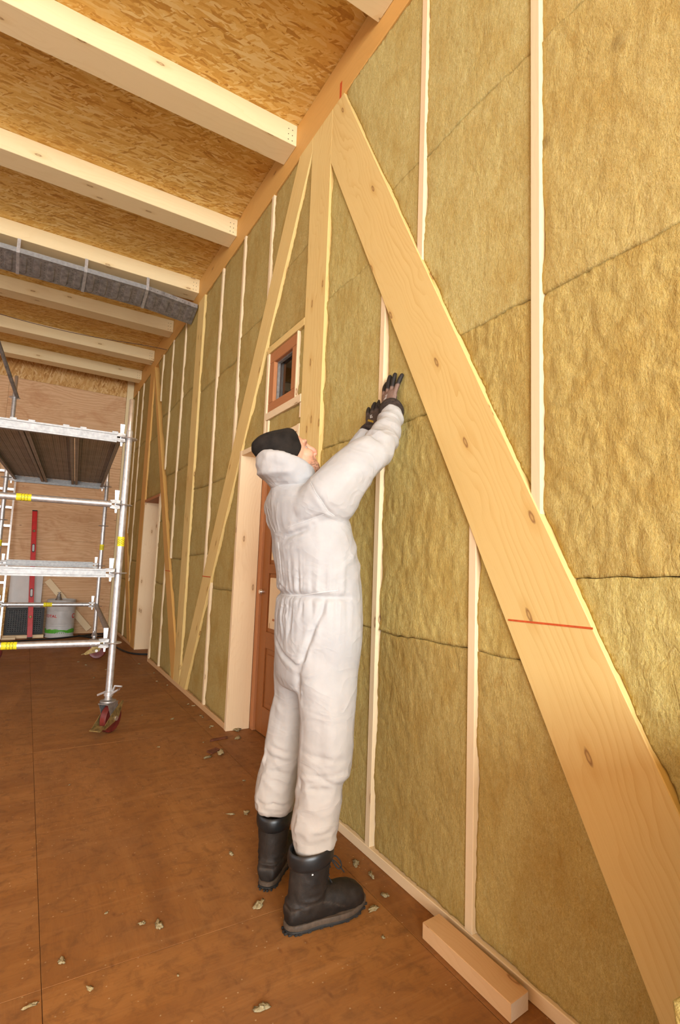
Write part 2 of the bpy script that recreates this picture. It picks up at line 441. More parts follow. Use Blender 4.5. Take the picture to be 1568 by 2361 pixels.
M['green'] = plain('green_print', (0.10, 0.42, 0.035), 0.5, 0, 0.08, 30)
M['logored'] = plain('red_print', (0.62, 0.03, 0.02), 0.5, 0, 0.05, 30)
M['white'] = plain('white_print', (0.8, 0.8, 0.78), 0.5, 0, 0.04, 30)
M['brownchip'] = plain('brown_wood_chip', (0.17, 0.055, 0.025), 0.7, 0, 0.2, 40)
M['wire'] = plain('dark_wire', (0.10, 0.045, 0.03), 0.6, 0, 0.2, 40)
def glass_mat():
    s = NT('window_glass')
    t = s.n('BsdfTransparent', {0: (0.93, 0.95, 0.93)}); g = s.n('BsdfGlossy', {0: (1, 1, 1), 'Roughness': 0.03})
    f = s.n('Fresnel', {0: 1.5}); mx = s.n('MixShader', {0: f.outputs[0], 1: t.outputs[0], 2: g.outputs[0]})
    s.t.links.new(mx.outputs[0], s.out.inputs[0]); return s.m
M['glass'] = glass_mat()
# ================================================================== room shell
X0 = 1.375            # front of the wall timbers
XB = 1.535            # back of the wall timbers
YF = 9.45             # end wall
YN = -5.5             # gateway wall behind the camera
XL = -4.5             # left wall
ZC = 4.305            # underside of the ceiling boarding

wr = box('wall_right', (1.62, YN, 0), (1.66, YF + 0.1, ZC), M['ply'], None, (0, 1, 0)); tag(wr, 'timber frame wall packed with yellow mineral wool between studs and braces', kind='structure')
ce = box('ceiling', (XL, YN, ZC), (1.66, YF + 0.1, ZC + 0.04), M['osb_ceiling'], None, (1, 0, 0)); tag(ce, 'strand board ceiling carried by pale spruce beams', kind='structure')
fl = box('floor', (XL, YN, -0.06), (1.70, YF + 0.1, -0.018), M['osb'], None, (0, 1, 0)); tag(fl, 'dusty orange brown panel floor', kind='structure')
wb_ = box('wall_back', (XL, YF + 0.02, 0), (1.66, YF + 0.08, ZC), M['osb'], None, (1, 0, 0)); tag(wb_, 'plywood clad end wall of the hall', kind='structure')

# left wall with a window band, gateway wall with a tall opening: both out of frame
bm = bmesh.new()
add_box(bm, (XL - 0.1, YN, 0), (XL, YF + 0.1, 1.3)); add_box(bm, (XL - 0.1, YN, 3.1), (XL, YF + 0.1, ZC))
add_box(bm, (XL - 0.1, YN, 1.3), (XL, -0.5, 3.1)); add_box(bm, (XL - 0.1, 5.7, 1.3), (XL, YF + 0.1, 3.1))
o = finish('wall_left', bm, M['ply'], None, (0, 1, 0), center=False); tag(o, 'plywood side wall with a long window band', kind='structure')
bm = bmesh.new()
add_box(bm, (XL, YN - 0.1, 3.7), (1.66, YN, ZC)); add_box(bm, (XL, YN - 0.1, 0), (-3.6, YN, 3.7)); add_box(bm, (1.0, YN - 0.1, 0), (1.66, YN, 3.7)); add_box(bm, (-3.6, YN - 0.1, 0), (1.0, YN, 0.3))
o = finish('wall_front', bm, M['ply'], None, (1, 0, 0), center=False); tag(o, 'plywood gateway wall with a wide opening', kind='structure')

# floor panels
ysp = [YN, -2.4, -0.3, 1.815, 3.90, 6.0, 8.1, YF + 0.02]
xsp = [XL, -3.45, -2.25, -1.05, 0.145, 1.245]
for i in range(len(ysp) - 1):
    for j in range(len(xsp) - 1):
        g = 0.0007
        box('floor_panel', (xsp[j] + g, ysp[i] + g, -0.018), (xsp[j + 1] - g, ysp[i + 1] - g, 0.0), M['floor'], fl, (0, 1, 0) if (i + j) % 2 else (1, 0, 0), 0.001)
for i in range(len(ysp) - 1):
    box('floor_panel', (1.245 + 0.0016, ysp[i] + 0.35, -0.018), (1.66, ysp[i + 1] + 0.35 if i < len(ysp) - 2 else YF, -0.0005), M['floor'], fl, (0, 1, 0), 0.001)

# end wall plywood
zs = [0.0, 1.478, 2.74, 4.005]
for i in range(3):
    for (a, b) in ((-4.5, -2.9), (-2.9, -0.45), (-0.45, 1.262)):
        box('plywood_panel', (a + 0.0015, YF, zs[i] + 0.0015), (b - 0.0015, YF + 0.018, zs[i + 1] - 0.0015), M['ply'], wb_, (1, 0, 0))
box('strand_board_strip', (-4.5, YF + 0.004, 4.007), (1.262, YF + 0.018, ZC), M['osb'], wb_, (1, 0, 0))
box('corner_post', (1.265, YF - 0.012, 0), (1.372, YF + 0.018, ZC - 0.002), M['beam'], wb_, (0, 0, 1), 0.002)

# ceiling beams
for yb in (-4.06, -2.87, -1.68, -0.49, 0.69, 1.875, 3.066, 4.266, 5.455, 6.625, 7.785, 8.76):
    b = box('ceiling_beam', (XL, yb, 4.150), (X0, yb + 0.205, ZC), M['beam'], ce, (1, 0, 0), 0.003)
    if yb > 1.5:
        bmk = bmesh.new()
        for k in range(6):
            zz = 4.175 + (k % 3) * 0.04; xx = X0 - 0.035 - (k // 3) * 0.03
            add_tube(bmk, [(xx, yb + 0.001, zz), (xx, yb - 0.0006, zz)], 0.004, 6)
        tag(obj_bm('screw_heads', bmk, M['ink'], b), kind='stuff')

# ================================================================== wall timbers
def timber(name, poly, mat, grain, d0=0.0, d1=XB - X0, bev=0.0025, parent=None):
    return prism(name, [(X0 + d0, y, z) for y, z in poly], (d1 - d0, 0, 0), mat, parent or wr, grain, bev)
def rect(y0, y1, z0, z1): return [(y0, z0), (y1, z0), (y1, z1), (y0, z1)]

timber('top_plate', rect(YN, YF, 4.02, ZC - 0.001), M['plate'], (0, 1, 0), bev=0.004)
for (a, b) in ((-1.0, 2.80), (3.845, 6.70), (7.66, YF)):
    timber('bottom_plate', rect(a, b, 0.0, 0.043), M['stud'] if a < 3 else M['offcut'], (0, 1, 0), -0.002)
def lA_l(y): return 1.91 * y - 1.20
def lA_r(y): return 1.91 * y - 0.597
def lB_l(y): return 4.10 - 1.78 * (y - 2.949)
def lB_r(y): return 3.655 - 1.78 * (y - 2.949)
def lC_r(y): return 0.433 + 1.785 * (y - 5.468)
def lC_l(y): return 0.433 + 1.785 * (y - 0.26 - 5.468)
def lD_r(y): return 0.04 + 1.60 * (y - 7.97)
def lD_l(y): return 0.04 + 1.60 * (y - 0.27 - 7.97)
ZP = 4.02; ZS = 0.043
for (a, b) in ((2.545, 2.802), (5.19, 5.42), (7.66, 7.945), (0.07, 0.325)):
    timber('post', rect(a, b, ZS if a != 7.66 else 0.0, ZP), M['plate'] if a > 7 else M['glulam'], (0, 0, 1), -0.004)
bA = timber('diagonal_brace', [(2.545, lA_l(2.545)), (2.545, ZP), ((ZP + 0.597) / 1.91, ZP), ((ZS + 0.597) / 1.91, ZS), ((ZS + 1.2) / 1.91, ZS)], M['glulam'], (0, 1, 1.91), -0.004)
yBt, yBb = 2.949 + (4.10 - ZP) / 1.78, 2.949 + (4.10 - ZS) / 1.78
yBr = 2.949 + (3.655 - ZS) / 1.78
bB = timber('diagonal_brace', [(2.802, ZP), (2.802, lB_r(2.802)), (yBr, ZS), (5.19, ZS), (5.19, lB_l(5.19)), (yBt, ZP)], M['glulam'], (0, -1, 1.78), -0.004)
yC0 = 5.468 + (ZS - 0.433) / 1.785
bC = timber('diagonal_brace', [(5.42, ZS), (5.42, lC_r(5.42)), (7.66, min(ZP, lC_r(7.66))), (7.66, lC_l(7.66)), (yC0 + 0.26, ZS)], M['plate'], (0, 1, 1.785), -0.004)
bD = timber('diagonal_brace', [(7.972, ZS), (9.40, lD_r(9.40)), (9.40, lD_l(9.40)), (8.24, ZS)], M['plate'], (0, 1, 1.6), -0.004)
# red carpenter's lines
def redline(a, b, w, br):
    (y0, z0), (y1, z1) = a, b
    prism('red_marker_line', [(X0 - 0.0055, y0, z0), (X0 - 0.0055, y1, z1), (X0 - 0.0055, y1, z1 + w), (X0 - 0.0055, y0, z0 + w)], (0.001, 0, 0), M['redline'], br, (0, 1, 0))
redline((1.185, 1.090), (0.888, 1.098), 0.006, bA)
redline((4.40, 1.105), (4.64, 1.105), 0.008, bB)
redline((5.86, 1.115), (6.10, 1.115), 0.008, bC)
prism('red_marker_line', [(X0 - 0.0005, 2.455, 3.99), (X0 - 0.0005, 2.475, 3.99), (X0 - 0.0005, 2.475, 4.13), (X0 - 0.0005, 2.45, 4.13)], (0.001, 0, 0), M['redline'], wr, (0, 0, 1))

def stud(y0, z0, z1, w=0.036, d0=0.0):
    timber('stud', rect(y0, y0 + w, z0, z1), M['stud'], (0, 0, 1), d0, XB - X0, 0.0015)
# between the right end and brace A (above it); ends are cut by the brace
def stud_cut(y0, poly, w=0.036):
    timber('stud', poly, M['stud'], (0, 0, 1), 0.0, XB - X0, 0.0015)
stud_cut(1.064, [(1.064, lA_r(1.064) - .02), (1.10, lA_r(1.10) - .02), (1.10, ZP), (1.064, ZP)])
stud_cut(1.673, [(1.673, lA_r(1.673) - .02), (1.709, lA_r(1.709) - .02), (1.709, ZP), (1.673, ZP)])
stud_cut(0.47, [(0.47, lA_r(0.47) + .0), (0.506, lA_r(0.506)), (0.506, ZP), (0.47, ZP)])
stud_cut(1.336, [(1.336, ZS), (1.371, ZS), (1.371, lA_l(1.371) + .02), (1.336, lA_l(1.336) + .02)])
stud_cut(1.94, [(1.94, ZS), (1.976, ZS), (1.976, lA_l(1.976) + .02), (1.94, lA_l(1.94) + .02)])
for y in (3.43, 4.02, 4.605):
    stud_cut(y, [(y, lB_l(y) - 0.01), (y + 0.036, lB_l(y + 0.036) - 0.01), (y + 0.036, ZP), (y, ZP)])
y = 4.405; stud_cut(y, [(y, ZS), (y + 0.036, ZS), (y + 0.036, lB_r(y + 0.036)), (y, lB_r(y))])
for y in (5.93, 6.54, 7.11):
    stud_cut(y, [(y, lC_r(y)), (y + 0.036, lC_r(y + 0.036)), (y + 0.036, ZP), (y, ZP)])
y = 6.15; stud_cut(y, [(y, ZS), (y + 0.036, ZS), (y + 0.036, lC_l(y + 0.036)), (y, lC_l(y))])
y = 6.66; stud_cut(y, [(y, ZS), (y + 0.036, ZS), (y + 0.036, min(2.03, lC_l(y + 0.036))), (y, lC_l(y))])
for y in (8.50, 8.97):
    stud_cut(y, [(y, lD_r(y)), (y + 0.036, lD_r(y + 0.036)), (y + 0.036, ZP), (y, ZP)])
y = 8.72; stud_cut(y, [(y, ZS), (y + 0.036, ZS), (y + 0.036, lD_l(y + 0.036)), (y, lD_l(y))])

# ================================================================== mineral wool batts
def clip(poly, a, b, c):
    """keep a*y+b*z+c >= 0"""
    out = []
    n = len(poly)
    for i in range(n):
        p, q = poly[i], poly[(i + 1) % n]
        dp, dq = a * p[0] + b * p[1] + c, a * q[0] + b * q[1] + c
        if dp >= 0: out.append(p)
        if (dp >= 0) != (dq >= 0):
            t = dp / (dp - dq); out.append((p[0] + (q[0] - p[0]) * t, p[1] + (q[1] - p[1]) * t))
    return out
def above(poly, k, c): return clip(poly, -k, 1, -c)      # z >= k*y + c
def below(poly, k, c): return clip(poly, k, -1, c)
NB = [0]
def batt(poly, rough=1.0, tint=(1, 1, 1), res=None, recess=0.010):
    if len(poly) < 3: return
    P = np.array(poly); 
    if abs(np.cross(P[1:-1] - P[0], P[2:] - P[0]).sum()) / 2 < 0.004: return
    NB[0] += 1; sd = NB[0] * 11
    lo, hi = P.min(0), P.max(0); ctr = (lo + hi) / 2
    if res is None:
        dd = math.hypot(X0, ctr[0]); res = 0.011 if ctr[0] < 2.7 else (0.018 if ctr[0] < 4 else 0.03)
    ny = max(2, int(math.ceil((hi[0] - lo[0]) / res))); nz = max(2, int(math.ceil((hi[1] - lo[1]) / res)))
    bm = bmesh.new()
    V = [[bm.verts.new((0, lo[0] + (hi[0] - lo[0]) * i / ny, lo[1] + (hi[1] - lo[1]) * j / nz)) for j in range(nz + 1)] for i in range(ny + 1)]
    for i in range(ny):
        for j in range(nz):
            bm.faces.new((V[i][j], V[i][j + 1], V[i + 1][j + 1], V[i + 1][j]))
    cen = P.mean(0); n = len(P)
    planes = []
    for i in range(n):
        p, q = P[i], P[(i + 1) % n]; e = q - p
        if np.hypot(*e) < 1e-5: continue
        nn = np.array([e[1], -e[0]]) / np.hypot(*e)
        if np.dot(nn, cen - p) > 0: nn = -nn
        planes.append((p, nn))
        axis = (abs(nn[0]) > 0.9999 and abs(p[0] - (hi[0] if nn[0] > 0 else lo[0])) < 1e-6) or (abs(nn[1]) > 0.9999 and abs(p[1] - (hi[1] if nn[1] > 0 else lo[1])) < 1e-6)
        if not axis:
            bmesh.ops.bisect_plane(bm, geom=list(bm.verts) + list(bm.edges) + list(bm.faces), dist=1e-6, plane_co=(0, p[0], p[1]), plane_no=(0, nn[0], nn[1]), clear_outer=True)
    bm.verts.ensure_lookup_table()
    co = np.array([v.co[:] for v in bm.verts])
    Y, Z = co[:, 1], co[:, 2]
    N3 = lambda a, b, o=0: np.stack([Y * a, Z * b, np.full_like(Y, sd * 0.37 + o)], 1)
    low = fbm(N3(3.1, 2.3), 2, sd); midn = fbm(N3(38, 17, 3), 2, sd + 5)
    rid = 1 - np.abs(fbm(N3(24, 11, 9), 2, sd + 9))
    pits = np.clip(fbm(N3(16, 13, 4), 2, sd + 21) - 0.75, 0, 1)
    x = X0 + recess + 0.004 * low + rough * (0.0020 * midn + 0.0036 * (np.clip(rid, 0.72, 1) - 0.72) / 0.28 + 0.010 * pits)
    sy = np.zeros_like(Y); sz = np.zeros_like(Y)
    for p, nn in planes:
        d = -((Y - p[0]) * nn[0] + (Z - p[1]) * nn[1])
        t = np.stack([(Y * nn[1] - Z * nn[0]) * 9, (Y * nn[1] - Z * nn[0]) * 0, np.full_like(Y, sd + 3.3 + p[0])], 1)
        t2 = np.stack([(Y * nn[1] - Z * nn[0]) * 60, 0 * Y, np.full_like(Y, sd + 8.3 + p[1])], 1)
        wob = vnoise(t, 3); wob2 = vnoise(t2, 4)
        push = 0.0006 + 0.0012 * (wob2 + 1) * 0.5 + 0.003 * np.clip(wob, 0, 1) ** 2
        if nn[0] > 0.3:                       # side that meets the near cheek of the next timber
            x = x + np.clip((0.009 if nn[0] > 0.95 else 0.003) + 0.012 * wob + 0.003 * wob2, 0, 1) * np.exp(-np.clip(d, 0, 1) / 0.016)
            push = push * 0.4
        elif abs(nn[1]) > 0.9:
            x = x + np.clip(0.002 + 0.005 * wob + 0.004 * wob2, -0.003, 0.012) * np.exp(-np.clip(d, 0, 1) / 0.007)
        else:
            x = x + 0.005 * np.exp(-np.clip(d, 0, 1) / 0.008)
        if abs(nn[1]) > 0.9 and 0.06 < p[1] < 4.0:      # both batts follow the same wavy seam
            k0 = round(p[1] * 1000) * 0.13
            q1 = vnoise(np.stack([Y * 5, 0 * Y + k0, 0 * Y], 1), 7); q2 = vnoise(np.stack([Y * 26, 0 * Y + k0, 0 * Y], 1), 8)
            sz += (0.010 * q1 + 0.004 * q2) * np.exp(-np.clip(d, 0, 1) / 0.05)
        w = np.clip(1 - d / (res * 1.2), 0, 1)
        sy -= nn[0] * push * w; sz -= nn[1] * push * w
    co[:, 0] = x; co[:, 1] += sy; co[:, 2] += sz
    for v, c in zip(bm.verts, co): v.co = c
    be = [e for e in bm.edges if e.is_boundary]
    ex = bmesh.ops.extrude_edge_only(bm, edges=be)
    for v in [g for g in ex['geom'] if isinstance(g, bmesh.types.BMVert)]:
        v.co.x = X0 + 0.075; 
    o = finish('insulation_batt', bm, M['wool'], wr, (0, 0, 1), 0, True, True)
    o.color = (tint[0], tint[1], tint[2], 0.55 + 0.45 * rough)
    return o
def column(y0, y1, z0, z1, seams, clips=(), style=None, jit=0.006):
    zz = [z0] + [s for s in seams if z0 + 0.06 < s < z1 - 0.06] + [z1]
    for a, b in zip(zz[:-1], zz[1:]):
        poly = [(y0, a), (y1, a), (y1, b), (y0, b)]
        for c in clips: poly = clip(poly, *c)
        st = style(0.5 * (a + b), 0.5 * (y0 + y1)) if style else (1.0, (1, 1, 1))
        k = 1 + random.uniform(-0.05, 0.05)
        batt(poly, st[0], tuple(t * k for t in st[1]))
def AB(k, c): return (-k, 1, -c)          # z >= k*y + c
def BL(k, c): return (k, -1, c)           # z <= k*y + c
SA = (1.245, 2.172, 3.09); SB = (0.967, 1.90, 2.80, 3.70)
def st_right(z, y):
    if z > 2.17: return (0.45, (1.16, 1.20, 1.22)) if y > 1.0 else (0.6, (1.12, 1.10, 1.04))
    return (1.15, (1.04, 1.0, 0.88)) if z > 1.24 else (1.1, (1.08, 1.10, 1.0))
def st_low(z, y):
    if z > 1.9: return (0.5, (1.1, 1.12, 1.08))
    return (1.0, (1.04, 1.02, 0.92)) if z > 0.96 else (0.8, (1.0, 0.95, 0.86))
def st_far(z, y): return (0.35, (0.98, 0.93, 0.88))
rA = AB(1.91, -0.597 + 0.004); bA_ = BL(1.91, -1.20 - 0.004)
for (a, b) in ((-0.55, 0.07), (0.506, 1.064), (1.10, 1.673), (1.709, 2.41)):
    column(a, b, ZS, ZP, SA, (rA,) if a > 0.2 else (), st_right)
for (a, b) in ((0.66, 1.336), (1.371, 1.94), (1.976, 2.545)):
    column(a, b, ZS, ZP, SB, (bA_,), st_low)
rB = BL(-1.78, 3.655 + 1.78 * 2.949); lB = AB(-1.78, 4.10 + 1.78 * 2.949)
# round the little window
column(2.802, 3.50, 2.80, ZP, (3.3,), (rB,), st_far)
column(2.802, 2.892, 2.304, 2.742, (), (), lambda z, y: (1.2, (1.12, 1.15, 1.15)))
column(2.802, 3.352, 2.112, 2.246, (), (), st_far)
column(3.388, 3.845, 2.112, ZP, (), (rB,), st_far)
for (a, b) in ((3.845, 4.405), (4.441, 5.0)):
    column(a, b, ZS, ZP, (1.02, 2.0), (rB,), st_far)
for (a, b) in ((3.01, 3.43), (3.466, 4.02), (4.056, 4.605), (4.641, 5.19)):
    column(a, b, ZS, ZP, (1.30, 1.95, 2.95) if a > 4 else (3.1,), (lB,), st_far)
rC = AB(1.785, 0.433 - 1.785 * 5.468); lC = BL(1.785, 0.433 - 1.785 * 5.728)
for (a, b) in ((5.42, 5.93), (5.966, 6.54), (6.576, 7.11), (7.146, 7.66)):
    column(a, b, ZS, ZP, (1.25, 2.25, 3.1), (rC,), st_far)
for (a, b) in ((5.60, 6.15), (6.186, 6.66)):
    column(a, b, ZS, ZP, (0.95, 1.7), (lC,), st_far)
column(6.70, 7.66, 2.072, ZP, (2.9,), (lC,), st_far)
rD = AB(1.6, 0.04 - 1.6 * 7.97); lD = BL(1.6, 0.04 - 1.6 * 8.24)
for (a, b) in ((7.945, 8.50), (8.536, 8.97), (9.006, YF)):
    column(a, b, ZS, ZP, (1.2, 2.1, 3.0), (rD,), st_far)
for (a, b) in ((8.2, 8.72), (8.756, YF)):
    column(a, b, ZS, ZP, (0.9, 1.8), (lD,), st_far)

# ================================================================== door 1 (behind the worker)
d1 = empty('door_1', (1.5, 3.32, 0)); tag(d1, 'varnished panelled door set deep in a pale board lining', kind='structure')
box('jamb_lining', (X0 - 0.006, 3.802, 0.0), (1.552, 3.842, 2.112), M['lining'], d1, (0, 0, 1), 0.002)
box('jamb_lining', (X0 - 0.006, 2.806, 0.0), (1.552, 2.842, 2.112), M['lining'], d1, (0, 0, 1), 0.002)
box('head_lining', (X0 - 0.004, 2.842, 2.072), (1.552, 3.802, 2.11), M['lining'], d1, (0, 1, 0), 0.002)
for a, b in ((3.745, 3.802), (2.842, 2.90)):
    box('door_frame', (1.552, a, 0.0), (1.60, b, 2.11), M['redwood'], d1, (0, 0, 1), 0.004)
box('door_frame', (1.552, 2.90, 2.02), (1.60, 3.745, 2.072), M['redwood'], d1, (0, 1, 0), 0.004)
lf = box('door_leaf', (1.585, 2.902, 0.006), (1.612, 3.743, 2.018), M['doorwood'], d1, (0, 0, 1), 0.002)
for a, b in ((3.63, 3.742), (2.903, 3.015)):
    box('stile', (1.572, a, 0.008), (1.586, b, 2.016), M['doorwood'], lf, (0, 0, 1), 0.004)
for a, b in ((0.008, 0.20), (0.62, 0.74), (1.17, 1.24), (1.90, 2.016)):
    box('rail', (1.573, 3.015, a), (1.586, 3.63, b), M['doorwood'], lf, (0, 1, 0), 0.004)
box('panel', (1.578, 3.05, 0.24), (1.588, 3.595, 0.58), M['doorwood'], lf, (0, 0, 1), 0.003)
for a, b in ((0.77, 1.14), (1.27, 1.87)):
    box('pale_panel', (1.576, 3.03, a), (1.588, 3.60, b), M['lining'], lf, (0, 0, 1), 0.003)
    for q in (0.06,):
        box('panel_bead', (1.572, 3.05 + q, a + 0.06), (1.578, 3.58 - q, a + 0.075), M['redwood'], lf, (0, 1, 0))
bm = bmesh.new()
add_tube(bm, [(1.575, 3.70, 1.03), (1.55, 3.70, 1.03)], 0.011, 10); add_tube(bm, [(1.552, 3.70, 1.03), (1.535, 3.70, 1.03)], [0.020, 0.015], 12)
add_tube(bm, [(1.56, 3.70, 1.03), (1.56, 3.775, 1.03)], 0.006, 8)
obj_bm('handle', bm, M['alu'], d1)
# ================================================================== door 2 (far opening)
d2 = empty('door_2', (1.45, 7.2, 0)); tag(d2, 'far door opening lined with pale spruce boards', kind='structure')
box('jamb_lining', (X0 - 0.002, 7.622, 0.0), (1.60, 7.658, 2.03), M['lining'], d2, (0, 0, 1), 0.002)
box('jamb_lining', (X0 - 0.002, 6.698, 0.0), (1.60, 6.72, 2.03), M['lining'], d2, (0, 0, 1), 0.002)
box('head_lining', (X0 - 0.002, 6.72, 2.03), (1.60, 7.66, 2.068), M['redwood'], d2, (0, 1, 0), 0.002)
# ================================================================== window 1
w1 = empty('window_1', (1.42, 3.13, 2.3)); tag(w1, 'small square window in a reddish timber frame high on the wall', kind='structure')
for nm, lo, hi, g in (('frame_rail', (2.908, 2.302), (3.352, 2.372), (0, 1, 0)), ('frame_rail', (2.908, 2.662), (3.352, 2.742), (0, 1, 0)),
                      ('frame_stile', (2.908, 2.372), (2.985, 2.662), (0, 0, 1)), ('frame_stile', (3.272, 2.372), (3.352, 2.662), (0, 0, 1))):
    box(nm, (X0 + 0.006, lo[0], lo[1]), (X0 + 0.075, hi[0], hi[1]), M['redwood'], w1, g, 0.004)
for lo, hi in (((2.985, 2.372), (3.272, 2.384)), ((2.985, 2.650), (3.272, 2.662)), ((2.985, 2.384), (2.997, 2.650)), ((3.260, 2.384), (3.272, 2.650))):
    box('glazing_bead', (X0 + 0.03, lo[0], lo[1]), (X0 + 0.05, hi[0], hi[1]), M['galv_dark'], w1)
box('pane', (X0 + 0.052, 2.985, 2.372), (X0 + 0.056, 3.272, 2.662), M['glass'], w1)
for lo, hi in (((2.985, 2.34), (3.272, 2.372)), ((2.985, 2.662), (3.272, 2.70)), ((2.95, 2.34), (2.985, 2.70)), ((3.272, 2.34), (3.31, 2.70))):
    box('reveal_board', (X0 + 0.075, lo[0], lo[1]), (1.618, hi[0], hi[1]), M['stud'], w1)
box('sill_board', (X0 - 0.006, 2.806, 2.248), (X0 + 0.06, 3.352, 2.300), M['stud'], w1, (0, 1, 0), 0.002)
box('head_board', (X0 - 0.004, 2.806, 2.744), (X0 + 0.06, 3.386, 2.794), M['glulam'], w1, (0, 1, 0), 0.002)
box('side_batten', (X0 - 0.004, 3.354, 2.112), (X0 + 0.06, 3.386, 2.742), M['stud'], w1, (0, 0, 1), 0.002)
box('side_batten', (X0 - 0.002, 2.893, 2.302), (X0 + 0.06, 2.907, 2.742), M['stud'], w1, (0, 0, 1), 0.001)
box('packing_block', (X0 - 0.002, 3.31, 2.114), (X0 + 0.05, 3.350, 2.244), M['stud'], w1, (0, 0, 1), 0.002)
box('packing_block', (X0 - 0.003, 2.804, 2.15), (X0 + 0.05, 2.822, 2.246), M['stud'], w1, (0, 0, 1), 0.002)
# ================================================================== mobile scaffold
sf = empty('mobile_scaffold', (0.590, 4.10, 0.0), math.radians(-4.1))
tag(sf, 'galvanised steel rolling scaffold tower with a perforated plank deck', 'scaffold')
LOCAL[0] = True
PW, PL = 1.085, 3.03
def rosette(z, par, x, y):
    bm = bmesh.new()
    add_lathe(bm, [(0.024, -0.004), (0.056, -0.0045), (0.061, 0.0), (0.056, 0.0045), (0.024, 0.004)], (x, y, z), 20)
    obj_bm('rosette', bm, M['galv'], par)
def sticker(par, p0, p1, r, name='yellow_label'):
    bm = bmesh.new(); add_tube(bm, [p0, p1], r + 0.0012, 16)
    o = obj_bm(name, bm, M['yellow'], par)
    d = (Vector(p1) - Vector(p0)); t, b = frame_of(d)
    bm = bmesh.new()
    for k in range(14):
        a = k * 2 * math.pi / 14
        for q in (0.25, 0.45, 0.65):
            c = Vector(p0) + d * (q + 0.05 * math.sin(k * 3)) + (t * math.cos(a) + b * math.sin(a)) * (r + 0.0014)
            w = (t * -math.sin(a) + b * math.cos(a)) * 0.0035; l = d.normalized() * 0.0018
            nn = (t * math.cos(a) + b * math.sin(a)) * 0.0004
            vv = [bm.verts.new(c + w + l + nn), bm.verts.new(c - w + l + nn), bm.verts.new(c - w - l + nn), bm.verts.new(c + w - l + nn)]
            bm.faces.new(vv)
    tag(obj_bm('printed_lines', bm, M['ink'], par, False), kind='stuff')
poles = {}
for key, (x, y, z0, z1, sp) in {'nr': (0, 0, 0.25, 2.20, 0.24), 'nl': (-PW, 0, 0.25, 2.20, 0.24), 'fr': (0, PL, 0.25, 2.20, 0.17), 'fl': (-PW, PL, 0.25, 3.17, 0.2)}.items():
    p = tube('standard', [(x, y, z0), (x, y, z1 - 0.012), (x, y, z1)], [0.0242, 0.0242, 0.021], M['galv'], sf, 20)
    tube('spigot', [(x, y, z1 - 0.02), (x, y, z1 + sp - 0.004), (x, y, z1 + sp)], [0.019, 0.019, 0.016], M['alu'], p, 16)
    for z in (0.635, 1.135, 1.635, 2.135) + ((3.10,) if key == 'fl' else ()):
        rosette(z, p, x, y)
    sticker(p, (x, y, 1.33), (x, y, 1.40), 0.0242)
    poles[key] = p
def wedge(par, p, d):
    """coupler head with its wedge where a ledger meets a rosette; d points from the pole along the ledger"""
    d = Vector(d).normalized(); s_ = Vector((-d.y, d.x, 0)); p = Vector(p)
    bm = bmesh.new()
    for dz in (-1, 1):
        pts = [p + d * 0.030 + s_ * 0.020 + Vector((0, 0, dz * 0.007)), p + d * 0.088 + s_ * 0.016 + Vector((0, 0, dz * 0.006)),
               p + d * 0.095 + s_ * 0.016 + Vector((0, 0, dz * 0.030)), p + d * 0.045 + s_ * 0.018 + Vector((0, 0, dz * 0.036)), p + d * 0.026 + s_ * 0.018 + Vector((0, 0, dz * 0.028))]
        add_prism(bm, pts, s_ * -0.038)
    o = obj_bm('coupler_head', bm, M['galv_dark'], par, False)
    q = p + d * 0.052 + s_ * 0.004
    bm = bmesh.new()
    add_prism(bm, [q + Vector((0, 0, -0.062)) - d * 0.006, q + Vector((0, 0, -0.062)) + d * 0.006, q + d * 0.016 + Vector((0, 0, 0.105)), q - d * 0.016 + Vector((0, 0, 0.105))], s_ * -0.007)
    obj_bm('wedge', bm, M['galv'], o, False)
def ledger_tube(a, b, labels=(), mat='galv'):
    a, b = Vector(a), Vector(b); d = (b - a).normalized()
    o = tube('ledger', [a + d * 0.085, b - d * 0.085], 0.0242, M[mat], sf, 18)
    wedge(o, a, d); wedge(o, b, -d)
    bm = bmesh.new(); up = Vector((0, 0, 1)); s_ = d.cross(up)
    for q in (a + d * 0.11, a + d * 0.145, b - d * 0.11, b - d * 0.145):
        add_tube(bm, [q - s_ * 0.020, q - s_ * 0.0262], 0.006, 8); add_tube(bm, [q + s_ * 0.020, q + s_ * 0.0262], 0.006, 8)
    tag(obj_bm('rivets', bm, M['alu'], o), kind='stuff')
    for t in labels: sticker(o, a + (b - a) * t, a + (b - a) * t + d * 0.09, 0.0242)
    return o
def ledger_flat(a, b, h0, h1, w=0.022, name='bearer'):
    a, b = Vector(a), Vector(b); d = (b - a).normalized(); s_ = Vector((-d.y, d.x, 0))
    p, q = a + d * 0.085, b - d * 0.085
    bm = bmesh.new()
    # U shaped bearer section: a flat web with rolled lips
    prof = [(-w, h0), (w, h0), (w, h0 + 0.012), (w * 0.75, h0 + 0.014), (w * 0.75, h1 - 0.014), (w, h1 - 0.012), (w, h1), (-w, h1), (-w, h1 - 0.012), (-w * 0.75, h1 - 0.014), (-w * 0.75, h0 + 0.014), (-w, h0 + 0.012)]
    add_loft(bm, [[p + s_ * u + Vector((0, 0, v)) for u, v in prof], [q + s_ * u + Vector((0, 0, v)) for u, v in prof]])
    o = obj_bm(name, bm, M['zinc_flat'], sf, False)
    wedge(o, a, d); wedge(o, b, -d)
    return o
ledger_flat((0, 0, 2.135), (-PW, 0, 2.135), -0.040, 0.030)
ledger_flat((0, 0, 1.135), (-PW, 0, 1.135), -0.034, 0.027)
ledger_tube((0, 0, 1.635), (-PW, 0, 1.635), (0.545,))
ledger_tube((0, 0, 0.635), (-PW, 0, 0.635), (0.545,))
